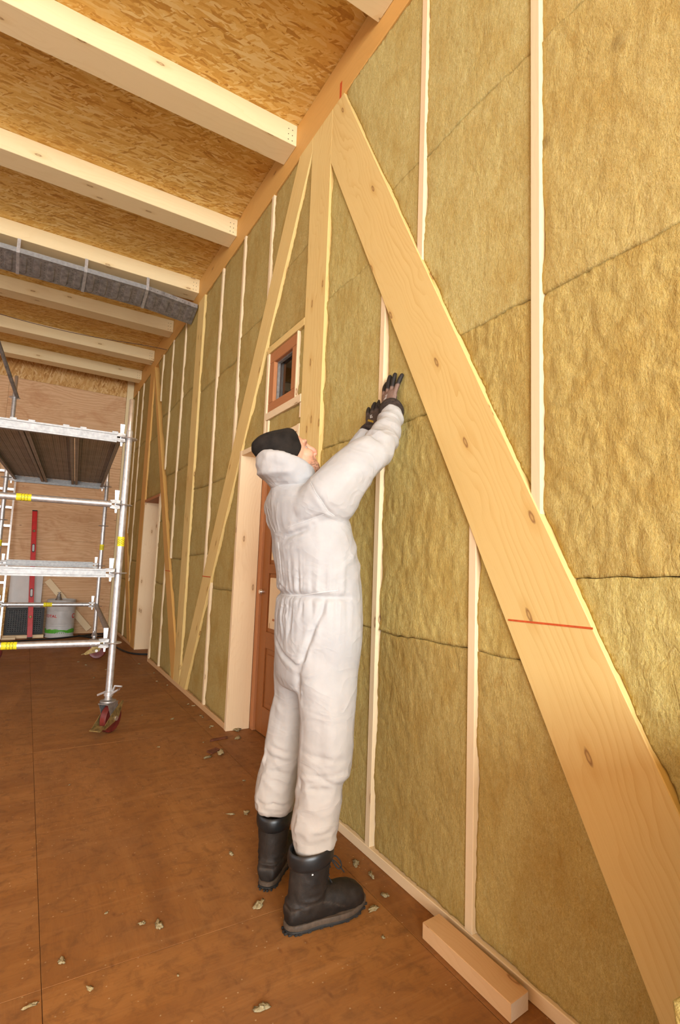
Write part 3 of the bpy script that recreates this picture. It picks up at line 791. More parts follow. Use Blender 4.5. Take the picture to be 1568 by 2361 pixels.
ledger_flat((0, PL, 2.135), (-PW, PL, 2.135), -0.040, 0.030)
ledger_flat((0, PL, 1.135), (-PW, PL, 1.135), -0.030, 0.042)
ledger_tube((0, PL, 0.655), (-PW, PL, 0.655), (0.45,))
ledger_tube((0, 0.0, 0.635), (0, PL, 0.635), mat='galv_dark')
ledger_tube((-PW, 0.0, 0.635), (-PW, PL, 0.635), mat='galv_dark')
tube('guard_brace', [(-PW + 0.03, PL - 0.03, 3.10), (-PW - 0.32, PL - 1.3, 4.02)], 0.021, M['galv_dark'], sf, 14)
# deck planks: lipped steel trays with ribbed undersides
def perf_mat():
    s = NT('perforated_steel')
    co = s.n('TexCoord').outputs['Object']
    sep = s.n('SeparateXYZ', {0: co})
    fx = s.math('ABSOLUTE', s.math('SUBTRACT', s.math('FRACT', s.math('MULTIPLY', sep.outputs[0], 62.0)), 0.5))
    fy = s.math('ABSOLUTE', s.math('SUBTRACT', s.math('FRACT', s.math('MULTIPLY', sep.outputs[1], 45.0)), 0.5))
    r = s.math('SQRT', s.math('ADD', s.math('MULTIPLY', fx, fx), s.math('MULTIPLY', fy, fy)))
    hole = s.rng(r, 0.22, 0.30, 1, 0)
    nz = s.noise(co, 6, 5, 0.6)
    col = s.mix(s.rng(nz, 0.3, 0.7), (0.36, 0.355, 0.345), (0.52, 0.515, 0.50))
    col = s.mix(s.math('MULTIPLY', hole, 0.55), col, (0.05, 0.045, 0.04))
    s.bump(s.math('SUBTRACT', 1.0, hole), 0.4, 0.003)
    return s.done(col, 0.6, 0.15)
M['perf'] = perf_mat()
for i in range(3):
    x1 = -0.050 - i * 0.322; x0 = x1 - 0.312
    z0, z1 = 2.118, 2.172
    bm = bmesh.new()
    prof = [(x0, z0), (x0 + 0.028, z0), (x0 + 0.028, z0 + 0.008), (x0 + 0.006, z0 + 0.008), (x0 + 0.006, z1 - 0.006)]
    nr = 5
    for k in range(nr):
        xa = x0 + 0.03 + (x1 - x0 - 0.06) * k / nr; xb = x0 + 0.03 + (x1 - x0 - 0.06) * (k + 1) / nr; wv = xb - xa
        prof += [(xa + wv * 0.42, z1 - 0.005), (xa + wv * 0.47, z1 - 0.009), (xa + wv * 0.53, z1 - 0.009), (xa + wv * 0.58, z1 - 0.005)]
    prof += [(x1 - 0.006, z1 - 0.006), (x1 - 0.006, z0 + 0.008), (x1 - 0.028, z0 + 0.008), (x1 - 0.028, z0), (x1, z0), (x1, z1), (x0, z1)]
    ys = [0.03, PL - 0.03]
    add_loft(bm, [[(u, yy, v) for u, v in prof] for yy in ys], True)
    pk = obj_bm('deck_plank', bm, M['perf'], sf, False, center=False)
    for xx in (x0 + 0.05, x1 - 0.05):
        for yy, sg in ((0.03, -1), (PL - 0.03, 1)):
            bm = bmesh.new(); add_prism(bm, [(xx - 0.02, yy, z1 - 0.02), (xx + 0.02, yy, z1 - 0.02), (xx + 0.02, yy, z1 + 0.004), (xx - 0.02, yy, z1 + 0.004)], (0, sg * 0.05, 0))
            obj_bm('hook', bm, M['zinc_flat'], pk, False)
    for yy in (0.034, PL - 0.034):
        box('end_strip', (x0 + 0.03, yy - 0.003, z0 + 0.01), (x1 - 0.03, yy + 0.003, z1 - 0.012), M['zinc_flat'], pk, (1, 0, 0))
# casters
def caster(x, y, ang, pedal):
    c = Vector((x, y, 0)); ax = Vector((math.cos(ang), math.sin(ang), 0)); rd = Vector((-ax.y, ax.x, 0)); up = Vector((0, 0, 1))
    wc = c + rd * 0.045 + up * 0.1
    bm = bmesh.new()
    for s_ in (-1, 1):                     # two fork cheeks
        o_ = ax * (s_ * 0.034)
        pts = [c - rd * 0.05 + up * 0.215, c + rd * 0.06 + up * 0.215, wc + rd * 0.03 + up * 0.01, wc - rd * 0.005 - up * 0.025, wc - rd * 0.045]
        add_prism(bm, [p + o_ for p in pts], ax * (0.004 * s_))
    add_prism(bm, [c - rd * 0.055 - ax * 0.04 + up * 0.212, c + rd * 0.065 - ax * 0.04 + up * 0.212, c + rd * 0.065 + ax * 0.04 + up * 0.212, c - rd * 0.055 + ax * 0.04 + up * 0.212], up * 0.006)
    add_lathe(bm, [(0.052, 0.218), (0.056, 0.224), (0.054, 0.232), (0.03, 0.238), (0.022, 0.262), (0.0, 0.262)], c, 20)
    fk = obj_bm('caster', bm, M['galv_dark'], sf, True, 35)
    bm = bmesh.new()                       # wheel: tyre with a dished hub
    prof = [(0.012, -0.026), (0.060, -0.020), (0.078, -0.022), (0.092, -0.024), (0.100, -0.016), (0.1005, 0.0), (0.100, 0.016), (0.092, 0.024), (0.078, 0.022), (0.060, 0.020), (0.012, 0.026)]
    rings = []
    for r, h in prof:
        rings.append([wc + ax * h + (rd * math.cos(a) + up * math.sin(a)) * r for a in [2 * math.pi * k / 36 for k in range(36)]])
    add_loft(bm, rings); obj_bm('wheel', bm, M['wheel'], fk, True, 30)
    bm = bmesh.new(); add_tube(bm, [wc - ax * 0.046, wc + ax * 0.046], 0.012, 10); add_tube(bm, [wc + ax * 0.040, wc + ax * 0.052], 0.017, 8); add_tube(bm, [wc - ax * 0.040, wc - ax * 0.052], 0.017, 8)
    obj_bm('axle_bolt', bm, M['alu'], fk)
    bm = bmesh.new()                       # brake lever beside the wheel, ending in a pedal
    for s_ in (-1, 1):
        o_ = ax * (0.041 * s_)
        pts = [c + rd * 0.105 + up * 0.21, c + rd * 0.125 + up * 0.205, wc + rd * 0.03 - up * 0.01, c - rd * 0.075 + up * 0.05, c - rd * 0.10 + up * 0.062, wc - rd * 0.05 + up * 0.045]
        add_prism(bm, [p + o_ for p in pts], ax * (0.003 * s_))
    add_prism(bm, [c - rd * 0.06 - ax * 0.042 + up * 0.066, c - rd * 0.06 + ax * 0.042 + up * 0.066, c - rd * 0.125 + ax * 0.042 + up * 0.050, c - rd * 0.125 - ax * 0.042 + up * 0.050], up * 0.006)
    obj_bm('brake_pedal', bm, M['brass'], fk, False)
    bm = bmesh.new()                       # clamp collar with its wing nut
    add_lathe(bm, [(0.026, 0.262), (0.032, 0.265), (0.031, 0.292), (0.026, 0.296)], c, 16)
    pts = [c - ax * 0.075 + up * 0.258, c - ax * 0.02 + up * 0.283, c - ax * 0.02 + up * 0.298, c - ax * 0.08 + up * 0.270]
    add_prism(bm, [p - rd * 0.02 for p in pts], rd * 0.04)
    pts = [c + ax * 0.075 + up * 0.305, c + ax * 0.02 + up * 0.268, c + ax * 0.02 + up * 0.288, c + ax * 0.08 + up * 0.32]
    add_prism(bm, [p - rd * 0.015 for p in pts], rd * 0.03)
    add_tube(bm, [c + ax * 0.03 + up * 0.29, c + ax * 0.045 + up * 0.335, c + ax * 0.10 + up * 0.335], 0.007, 8)
    obj_bm('clamp_collar', bm, M['galv'], fk, True, 35)
caster(0, 0, math.radians(-38), 1); caster(-PW, 0, math.radians(-20), 1)
caster(0, PL, math.radians(-100), 1); caster(-PW, PL, math.radians(-60), 1)
LOCAL[0] = False

# ================================================================== steel tray under the third beam
ty = empty('ceiling_tray', (0.5, 5.55, 4.02)); tag(ty, 'perforated grey steel tray strapped beneath the third ceiling beam', 'tray')
def tray_seg(xa, xb, za, zb):
    n = max(2, int((xb - xa) / 0.114)); dx = (xb - xa) / n
    yn, yf = 5.462, 5.70
    zf = -0.092
    bm = bmesh.new()
    P = lambda x, y, dz: Vector((x, y, za + (zb - za) * (x - xa) / (xb - xa) + dz))
    # front lip, sloping base sheet and rear lip as a thin folded section
    sec = [(yn, 0.045), (yn, 0.0), (yf, zf), (yf, zf + 0.03), (yf - 0.004, zf + 0.03), (yf - 0.004, zf + 0.005), (yn + 0.004, 0.005), (yn + 0.004, 0.045)]
    add_loft(bm, [[P(x, y, d) for y, d in sec] for x in (xa, xb)])
    o = obj_bm('tray_section', bm, M['galv_dark'], ty, False)
    bh = bmesh.new()
    for k in range(n):
        x = xa + dx * (k + 0.5); w = dx * 0.30
        # pressed oval pocket on the underside
        ring0, ring1 = [], []
        for q in range(16):
            a = 2 * math.pi * q / 16
            ex, ey = math.cos(a), math.sin(a)
            yy = (yn + yf) / 2 + (0.068 if ey > 0 else -0.068) + ey * 0.034
            tt = (yy - yn) / (yf - yn)
            ring0.append(P(x + ex * w, yy, zf * tt - 0.0005)); ring1.append(P(x + ex * w * 0.80, (yn + yf) / 2 + (0.066 if ey > 0 else -0.066) + ey * 0.027, zf * tt - 0.007))
        bm = bmesh.new(); add_loft(bm, [ring0, ring1]); obj_bm('pressed_rib', bm, M['galv_dark'], o, True, 25)
        for j in range(7):
            tt = 0.12 + j * 0.126; yy = yn + (yf - yn) * tt
            add_tube(bh, [P(xa + dx * k + 0.004, yy, zf * tt + 0.001), P(xa + dx * k + 0.004, yy, zf * tt - 0.0012)], 0.0035, 6)
        for j in range(2):
            xx = xa + dx * (k + 0.25 + j * 0.5)
            add_tube(bh, [P(xx, yn + 0.001, 0.022), P(xx, yn - 0.0008, 0.022)], 0.0045, 6)
    tag(obj_bm('punched_holes', bh, M['ink'], o, False), kind='stuff')
    lip = box('front_lip', (xa, yn - 0.0012, min(za, zb) + 0.0), (xb, yn - 0.0002, max(za, zb) + 0.045), M['zinc_flat'], o) if abs(za - zb) < 1e-4 else None
tray_seg(-1.6, 0.85, 4.022, 4.022)
tray_seg(0.85, 1.372, 4.022, 3.978)
for x in (-1.0, -0.30, 0.266, 0.845):
    bm = bmesh.new()
    w = 0.014
    for pa, pb in (((5.458, 4.155), (5.458, 4.02)), ((5.458, 4.02), (5.70, 3.925)), ((5.70, 3.925), (5.70, 4.155))):
        (ya, za), (yb, zb) = pa, pb
        d = Vector((0, yb - ya, zb - za)).normalized(); nrm = Vector((0, d.z, -d.y)) * 0.003
        add_prism(bm, [(x - w, ya, za), (x + w, ya, za), (x + w, yb, zb), (x - w, yb, zb)], nrm)
    obj_bm('strap', bm, M['galv'], ty, False)

# ================================================================== things along the end wall
YW = YF - 0.002
# spirit level
lv = empty('spirit_level', (0.10, YW - 0.2, 0)); tag(lv, 'long red spirit level leaning upright against the plywood end wall', 'spirit level')
pa, pb = Vector((0.150, 9.065, 0.016)), Vector((0.062, 9.43, 1.93))
d = (pb - pa).normalized(); sx = Vector((1, 0, 0)); sx = (sx - d * sx.dot(d)).normalized(); nr_ = d.cross(sx)
if nr_.y > 0: nr_ = -nr_
def lvl(t, hw, a, b): 
    return pa + d * t
bm = bmesh.new()
w, th = 0.034, 0.012
sec = [(-w, -th), (-w * 0.85, -th), (-w * 0.8, -th * 0.55), (w * 0.8, -th * 0.55), (w * 0.85, -th), (w, -th), (w, th), (-w, th)]
L_ = (pb - pa).length
add_loft(bm, [[pa + d * t + sx * a - nr_ * b for a, b in sec] for t in (0, L_)])
obj_bm('body', bm, M['redpaint'], lv, False)
for t, round_ in ((0.30, True), (0.66, False), (1.35, False), (1.62, True)):
    bm = bmesh.new(); q = pa + d * t
    hl = 0.0 if round_ else 0.045
    ring = []
    for k in range(20):
        a = 2 * math.pi * k / 20
        ring.append((math.cos(a) * 0.020, math.sin(a) * 0.020 + (hl if math.sin(a) > 0 else -hl)))
    add_prism(bm, [q + sx * a + d * b + nr_ * (th * 0.55 + 0.0005) for a, b in ring], nr_ * 0.004)
    o = obj_bm('vial_bezel', bm, M['blackplastic'], lv, False)
    bm = bmesh.new()
    add_prism(bm, [q + sx * a * 0.7 + d * b * 0.82 + nr_ * (th * 0.55 + 0.0045) for a, b in ring], nr_ * 0.002)
    obj_bm('vial', bm, M['drum'] if not round_ else M['brass'], o, False)
for t in (0, L_):
    bm = bmesh.new(); add_loft(bm, [[pa + d * (t + e) + sx * a * 1.02 - nr_ * b * 1.05 for a, b in ((-w, -th), (w, -th), (w, th), (-w, th))] for e in (-0.012, 0.004)])
    obj_bm('end_cap', bm, M['blackplastic'], lv, False)

# white board
def leaning_board(name, x0, x1, z1, foot, th, mat, label, cat, parent=None, z0=0.0):
    y1 = YW - th; y0 = YW - foot
    a = math.atan2(y1 - y0, z1 - z0)
    bm = bmesh.new(); add_box(bm, (x0, -th, 0), (x1, 0, math.hypot(z1 - z0, y1 - y0)))
    bmesh.ops.rotate(bm, verts=bm.verts, cent=(0, 0, 0), matrix=Matrix.Rotation(-a, 3, 'X'))
    bmesh.ops.translate(bm, verts=bm.verts, vec=(0, y0, z0 + 0.001 + th * math.sin(a)))
    o = finish(name, bm, mat, None, (0, 0, 1), 0.001)
    return tag(o, label, cat)
leaning_board('white_board', -0.172, 0.262, 0.99, 0.10, 0.018, M['whiteboard'], 'plain white panel leaning on the end wall behind the red level', 'panel')
leaning_board('strand_board_offcut', -0.62, -0.19, 0.72, 0.20, 0.012, M['osb'], 'brown strand board offcut leaning beside the black plastic crate', 'board')
# leaning plank
pl = empty('leaning_plank', (0.95, YW - 0.05, 0)); 
bm = bmesh.new()
a, b = Vector((0.975, YW - 0.045, 0.068)), Vector((0.322, YW - 0.012, 0.848)); d = (b - a).normalized(); s_ = Vector((0, 1, 0)).cross(d).normalized() * 0.048
add_prism(bm, [a - s_, a + s_, b + s_, b - s_], (0, -0.022, 0))
bpy.data.objects.remove(pl)
o = finish('leaning_plank', bm, M['stud'], None, tuple(d), 0.002); tag(o, 'pale wooden plank leaning slantwise on the end wall behind the drum', 'plank')
# small boards on the floor
o = box('floor_batten', (-0.20, 9.10, 0.0), (0.33, 9.16, 0.045), M['stud'], None, (1, 0, 0), 0.002); tag(o, 'short wooden batten on the floor under the black crate', 'batten')
o = box('floor_batten', (-0.205, 9.00, 0.0), (-0.03, 9.05, 0.035), M['stud'], None, (1, 0, 0), 0.002); tag(o, 'little wood offcut on the floor in front of the black crate', 'batten')
# black crate lying on its side, showing the slotted bottom
cr = empty('plastic_crate', (0.08, 9.25, 0.046)); tag(cr, 'black plastic crate with a slotted grid base tipped on its side', 'crate')
cx0, cx1, cz0, cz1, cy0, cy1 = -0.185, 0.315, 0.047, 0.445, 9.185, 9.325
def ringbox(name, lo, hi, t, y0, y1, mat, par, bev=0.004):
    bm = bmesh.new()
    add_box(bm, (lo[0], y0, lo[1]), (hi[0], y1, lo[1] + t)); add_box(bm, (lo[0], y0, hi[1] - t), (hi[0], y1, hi[1]))
    add_box(bm, (lo[0], y0, lo[1] + t), (lo[0] + t, y1, hi[1] - t)); add_box(bm, (hi[0] - t, y0, lo[1] + t), (hi[0], y1, hi[1] - t))
    return finish(name, bm, mat, par, (1, 0, 0), 0)
ringbox('rim', (cx0, cz0), (cx1, cz1), 0.035, cy0, cy0 + 0.02, M['blackplastic'], cr)
ringbox('wall_panel', (cx0 + 0.012, cz0 + 0.012), (cx1 - 0.012, cz1 - 0.012), 0.008, cy0 + 0.02, cy1, M['blackplastic'], cr)
bm = bmesh.new()
nx, nz = 14, 11
for i in range(nx + 1):
    x = cx0 + 0.035 + (cx1 - cx0 - 0.07) * i / nx; add_box(bm, (x - 0.0075, cy0 + 0.004, cz0 + 0.03), (x + 0.0075, cy0 + 0.010, cz1 - 0.03))
for j in range(nz + 1):
    z = cz0 + 0.035 + (cz1 - cz0 - 0.07) * j / nz; add_box(bm, (cx0 + 0.03, cy0 + 0.0045, z - 0.0075), (cx1 - 0.03, cy0 + 0.0095, z + 0.0075))
obj_bm('slotted_grid', bm, plain('worn_black_plastic', (0.055, 0.052, 0.048), 0.5, 0, 0.2, 20), cr, False)
box('inner_floor', (cx0 + 0.03, cy0 + 0.06, cz0 + 0.03), (cx1 - 0.03, cy0 + 0.065, cz1 - 0.03), M['rubber'], cr)
# drum
DR, DC = 0.198, Vector((0.54, 9.165, 0.002))
dr = empty('oil_drum', DC); tag(dr, 'light grey oil drum with red lettering, green print and a pump spout', 'drum')
bm = bmesh.new()
add_lathe(bm, [(0.0, 0.0), (DR - 0.004, 0.0), (DR + 0.002, 0.006), (DR + 0.002, 0.014), (DR - 0.003, 0.022), (DR - 0.004, 0.17), (DR - 0.001, 0.174), (DR - 0.004, 0.179), (DR - 0.004, 0.205), (DR - 0.001, 0.210), (DR - 0.004, 0.215),
               (DR - 0.002, 0.40), (DR + 0.001, 0.405), (DR - 0.002, 0.41), (DR + 0.002, 0.43), (DR + 0.002, 0.555), (DR + 0.004, 0.562), (DR - 0.004, 0.566), (DR - 0.010, 0.545), (0.0, 0.545)], DC, 48)
obj_bm('body', bm, M['drum'], dr, True, 30)
sp = DC + Vector((-0.045, 0.02, 0.545))
bm = bmesh.new()
add_lathe(bm, [(0.050, 0.0), (0.052, 0.01), (0.034, 0.05), (0.026, 0.085), (0.024, 0.10), (0.012, 0.104), (0.011, 0.118), (0.026, 0.121), (0.026, 0.128), (0.0, 0.13)], sp, 18)
obj_bm('spout', bm, M['galv_dark'], dr, True, 35)
va = math.atan2(-DC.y, -DC.x)                      # bearing from the drum to the viewer side
def on_drum(ang, z, e=0.0012): 
    return DC + Vector((math.cos(va + ang) * (DR + e), math.sin(va + ang) * (DR + e), z))
bm = bmesh.new()
n = 60; hts = fbm(np.stack([np.linspace(0, 14, n + 1), np.zeros(n + 1), np.zeros(n + 1)], 1), 3, 5)
for k in range(n):
    a0_, a1_ = -1.75 + 3.5 * k / n, -1.75 + 3.5 * (k + 1) / n
    f0 = 0.118 + 0.014 * hts[k] + 0.016 * abs(math.sin(a0_ * 1.1)); f1 = 0.118 + 0.014 * hts[k + 1] + 0.016 * abs(math.sin(a1_ * 1.1))
    b0 = 0.070 + 0.03 * math.exp(-((a0_ - 0.12) / 0.30) ** 2); b1 = 0.070 + 0.03 * math.exp(-((a1_ - 0.12) / 0.30) ** 2)
    vv = [bm.verts.new(on_drum(a0_, b0)), bm.verts.new(on_drum(a1_, b1)), bm.verts.new(on_drum(a1_, f1)), bm.verts.new(on_drum(a0_, f0))]
    bm.faces.new(vv)
for k in range(7):                                 # furrows fanning out of the field
    a0_ = -0.25 + 0.11 * k
    vv = [bm.verts.new(on_drum(a0_ * 1.5 + 0.02, 0.066, 0.0014)), bm.verts.new(on_drum(a0_ * 1.5 + 0.065, 0.066, 0.0014)), bm.verts.new(on_drum(a0_ * 0.45 + 0.10, 0.110, 0.0014)), bm.verts.new(on_drum(a0_ * 0.45 + 0.085, 0.110, 0.0014))]
    bm.faces.new(vv)
obj_bm('green_print', bm, M['green'], dr, False)
def text_mesh(txt, size=1.0, shear=0.0):
    cu = bpy.data.curves.new('lettering', 'FONT'); cu.body = txt; cu.size = size; cu.shear = shear; cu.offset = 0.012 * size
    cu.align_x = 'CENTER'; cu.resolution_u = 3
    ob = bpy.data.objects.new('lettering', cu); COL.objects.link(ob)
    dg = bpy.context.evaluated_depsgraph_get(); me = bpy.data.meshes.new_from_object(ob.evaluated_get(dg))
    bpy.data.objects.remove(ob); bpy.data.curves.remove(cu)
    bm = bmesh.new(); bm.from_mesh(me); bpy.data.meshes.remove(me)
    return bm
bm = text_mesh('TOTAL', 0.058, 0.1)
bmesh.ops.subdivide_edges(bm, edges=list(bm.edges), cuts=1)
for v in bm.verts:
    v.co = on_drum(-0.80 + v.co.x * 1.15 / DR, 0.305 + v.co.y, 0.0014)
obj_bm('red_lettering', bm, M['logored'], dr, False)
bm = bmesh.new()
for k in range(22):                                # round red emblem: a swirl ring
    a0_, a1_ = 0.5 + 5.2 * k / 22, 0.5 + 5.2 * (k + 1) / 22
    w0, w1 = 0.010 + 0.006 * k / 22, 0.010 + 0.006 * (k + 1) / 22
    q = lambda a, r: on_drum(1.05 + math.cos(a) * r / DR, 0.325 + math.sin(a) * r, 0.0014)
    bm.faces.new([bm.verts.new(q(a0_, 0.036 - w0)), bm.verts.new(q(a1_, 0.036 - w1)), bm.verts.new(q(a1_, 0.036)), bm.verts.new(q(a0_, 0.036))])
obj_bm('round_emblem', bm, M['logored'], dr, False)
# ladder
ld = empty('ladder', (-0.4, 8.7, 0)); tag(ld, 'aluminium ladder leaning behind the scaffold beside the white board', 'ladder')
ra0, ra1 = Vector((-0.225, 8.93, 0.02)), Vector((-0.235, 9.38, 3.05)); off = Vector((-0.40, 0, 0))
for o_ in (Vector((0, 0, 0)), off):
    bm = bmesh.new(); add_loft(bm, [[p + o_ + Vector(c) for c in ((-0.012, -0.03, 0), (0.012, -0.03, 0), (0.012, 0.03, 0), (-0.012, 0.03, 0))] for p in (ra0, ra1)])
    obj_bm('rail', bm, M['alu'], ld, False)
for k in range(10):
    p = ra0 + (ra1 - ra0) * (0.08 + k * 0.092)
    bm = bmesh.new(); add_box(bm, (p.x - 0.39, p.y - 0.014, p.z - 0.016), (p.x - 0.01, p.y + 0.014, p.z + 0.016))
    obj_bm('rung', bm, M['alu'], ld, False)
# black cable
def spline(pts, n=8):
    pts = [Vector(p) for p in pts]; out = []
    for i in range(len(pts) - 1):
        p0, p1, p2, p3 = pts[max(i - 1, 0)], pts[i], pts[i + 1], pts[min(i + 2, len(pts) - 1)]
        for k in range(n):
            t = k / n
            out.append(0.5 * ((2 * p1) + (p2 - p0) * t + (2 * p0 - 5 * p1 + 4 * p2 - p3) * t * t + (3 * p1 - p0 - 3 * p2 + p3) * t ** 3))
    out.append(pts[-1]); return out
cz = 0.012
cb = tube('power_cable', spline([(-0.9, 8.45, cz), (-0.3, 8.62, cz), (0.1, 8.80, cz), (0.5, 8.90, cz), (0.82, 9.08, cz), (1.05, 9.22, cz), (1.28, 9.2, cz), (1.22, 9.02, cz), (0.98, 8.95, cz), (0.80, 9.03, cz * 2), (0.98, 8.80, cz), (1.13, 8.35, cz), (1.17, 7.90, cz), (1.24, 7.42, cz), (1.35, 7.20, cz), (1.56, 7.12, cz)], 10), 0.011, M['rubber'], None, 8)
tag(cb, 'black power cable snaking over the floor along the end wall', 'cable')
# thin wire slung under the ceiling
wv_ = tube('hanging_wire', spline([(1.374, 6.92, 4.018), (1.10, 6.91, 4.005), (0.55, 6.9, 3.955), (0.0, 6.88, 3.935), (-0.6, 6.86, 3.96), (-1.4, 6.86, 4.1)], 8), 0.004, M['wire'], None, 6)
tag(wv_, 'thin dark wire slung below the far ceiling beams', 'wire')
bpy.context.view_layer.update()

# ================================================================== foreground and floor litter
o = prism('timber_offcut', [(1.262, 1.455, 0.0), (1.345, 1.462, 0.0), (1.345, 1.085, 0.0), (1.262, 1.078, 0.0)], (0, 0, 0.052), M['offcut'], None, (0, 1, 0), 0.002)
o.data.materials.append(M['endgrain'])
for f in o.data.polygons:
    if abs(f.normal.y) > 0.9: f.material_index = 1
tag(o, 'sawn timber offcut lying on the floor along the bottom plate', 'timber')
# wool pack at the lower right edge; unseen upper step added to shade the brace foot
bm = bmesh.new()
add_prism(bm, [(0.885, 0.445, 0.0), (0.885, 0.452, 0.62), (0.885, 0.40, 0.63), (0.885, 0.385, 0.95), (0.885, -0.25, 0.95), (0.885, -0.25, 0.0)], (0.475, 0, 0))
bmesh.ops.triangulate(bm, faces=bm.faces); bmesh.ops.subdivide_edges(bm, edges=list(bm.edges), cuts=14, use_grid_fill=True)
co = np.array([v.co[:] for v in bm.verts]); nz = fbm(co * 14, 3, 77); nz2 = np.abs(((co[:, 2] / 0.1) % 1) - 0.5)
for v, q, r in zip(bm.verts, nz, nz2):
    if v.co.z > 0.01: v.co += (v.co - Vector((1.13, 0.1, 0.4))).normalized() * (q * 0.004 - 0.006 * (r > 0.42))
o = finish('wool_pack_shade_caster', bm, M['wool'], None, (0, 1, 0), 0, True, True); o.color = (1.1, 1.1, 1.0, 1)
tag(o, 'pack of yellow mineral wool at the lower right edge with unseen top added for shade', 'insulation')

def tuft(x, y, s, kind, label=None, grp='wool tufts on the floor'):
    bm = bmesh.new(); bmesh.ops.create_icosphere(bm, subdivisions=3, radius=1.0)
    sd = int(abs(x * 971 + y * 577) * 10) % 997
    co = np.array([v.co[:] for v in bm.verts])
    nz = fbm(co * 1.6 + sd, 3, sd); n2 = fbm(co * 5 + sd, 2, sd + 3)
    a = (sd % 31) * 0.2; el = 1.0 + 0.9 * ((sd % 7) / 7)
    r = np.clip(0.75 + 0.6 * nz + 0.30 * n2, 0.2, 2)
    s *= 0.72
    co = co * r[:, None] * np.array([s * el, s * 0.75, s * 0.42])
    co[:, 2] = np.maximum(co[:, 2], -s * 0.22) + s * 0.22
    R_ = np.array([[math.cos(a), -math.sin(a)], [math.sin(a), math.cos(a)]]); co[:, :2] = co[:, :2] @ R_.T
    for v, c in zip(bm.verts, co): v.co = c
    me = bpy.data.meshes.new('wool_tuft'); bm.to_mesh(me); bm.free()
    me.materials.append(M['wool']); me.polygons.foreach_set('use_smooth', [True] * len(me.polygons))
    o = link('wool_tuft', me, None, (x, y, 0.0008)); t = random.uniform(0.62, 0.85); o.color = (t, t * 1.03, t * 1.5, 1.0)
    tag(o, label or 'tiny scrap of yellow mineral wool on the brown floor', 'wool tuft', grp)
for (x, y, s, lb) in ((1.455, 3.80, 0.050, 'large wool clump against the foot of the pale door lining'), (1.40, 3.63, 0.034, 'wool clump just in front of the door lining clump'),
                      (1.20, 3.40, 0.042, 'wool tuft lying over the brown wood chip'), (1.10, 3.36, 0.030, 'flat wool tuft left of the brown wood chip'),
                      (0.496, 1.934, 0.024, 'curled pale wool tuft alone on the open floor'), (0.447, 1.966, 0.016, 'small wool tuft beside the curled pale tuft'),
                      (1.20, 1.655, 0.022, 'wool tuft in front of the boot toe'), (1.285, 1.70, 0.024, 'wool tuft between boot toe and bottom plate'),
                      (0.20, 1.905, 0.018, 'little wool tuft near the lower left corner'), (0.675, 1.455, 0.024, 'ragged wool tuft at the bottom edge of the picture'),
                      (1.30, 1.93, 0.028, 'wool tuft at the plate behind the trouser cuff'), (1.31, 1.83, 0.02, 'second wool tuft at the plate right of the boot laces'),
                      (0.84, 1.87, 0.03, 'wool tuft on the floor between the two boots'), (1.05, 2.55, 0.026, 'wool tuft on the floor left of the set back boot')):
    tuft(x, y, s, 0, lb)
for k in range(34):
    t = random.random(); y = 1.5 + 5.6 * t ** 1.5; x = random.uniform(-0.6, 1.28) if y > 2.6 else random.uniform(0.1, 1.2)
    if math.hypot(x - 0.95, y - 1.8) < 0.28 or (abs(x - .6) < .2 and abs(y - 4.1) < .25): continue
    tuft(x, y, random.uniform(0.005, 0.013) * (1 + y * 0.12), 0)
for i in range(10):
    y = random.uniform(2.0, 6.4); tuft(1.33 + random.uniform(-0.05, 0.02), y if not 2.75 < y < 3.9 else y + 1.2, random.uniform(0.01, 0.022), 0, 'small wool scrap lying along the bottom plate', 'wool scraps along the plate')
for (x, y, a, l, w, lb) in ((1.27, 3.66, 0.15, 0.075, 0.016, 'long thin brown wood chip on the floor'), (1.165, 3.45, 0.6, 0.05, 0.028, 'broad brown wood chip under a wool tuft')):
    c, s_ = math.cos(a), math.sin(a)
    pts = [(x + c * u - s_ * v, y + s_ * u + c * v, 0.0008) for u, v in ((-l, -w), (l * 0.8, -w), (l, w * 0.6), (-l * 0.7, w))]
    o = prism('wood_chip', pts, (0, 0, 0.008), M['brownchip'], None, (c, s_, 0), 0.001); tag(o, lb, 'wood chip', 'brown wood chips')
# ================================================================== the worker
def pix_ray(px, py):
    return (cam_r * ((px - 784) / FPX) - cam_u * ((py - 1180.5) / FPX) + fwd).normalized()
def erings(rows, n=28):
    """horizontal elliptic rings: (z, cx, cy, a, b)"""
    return [[(cx + a * math.cos(2 * math.pi * k / n), cy + b * math.sin(2 * math.pi * k / n), z) for k in range(n)] for z, cx, cy, a, b in rows]
def add_ellip(bm, c, r, rot=None, sub=3):
    g = bmesh.ops.create_icosphere(bm, subdivisions=sub, radius=1.0)
    for v in g['verts']:
        p = Vector((v.co.x * r[0], v.co.y * r[1], v.co.z * r[2]))
        if rot: p = rot @ p
        v.co = p + Vector(c)
def remesh(bm, voxel, smooth=4, fac=0.5):
    bmesh.ops.recalc_face_normals(bm, faces=bm.faces)
    me = bpy.data.meshes.new('t'); bm.to_mesh(me); bm.free()
    ob = bpy.data.objects.new('t', me); COL.objects.link(ob)
    md = ob.modifiers.new('r', 'REMESH'); md.mode = 'VOXEL'; md.voxel_size = voxel; md.adaptivity = 0
    if smooth:
        ms = ob.modifiers.new('s', 'SMOOTH'); ms.iterations = smooth; ms.factor = fac
    dg = bpy.context.evaluated_depsgraph_get()
    out = bpy.data.meshes.new_from_object(ob.evaluated_get(dg))
    bpy.data.objects.remove(ob); bpy.data.meshes.remove(me)
    return out
def arrays(me):
    n = len(me.vertices); co = np.zeros(n * 3); me.vertices.foreach_get('co', co)
    no = np.zeros(n * 3); me.vertex_normals.foreach_get('vector', no)
    return co.reshape(-1, 3), no.reshape(-1, 3)
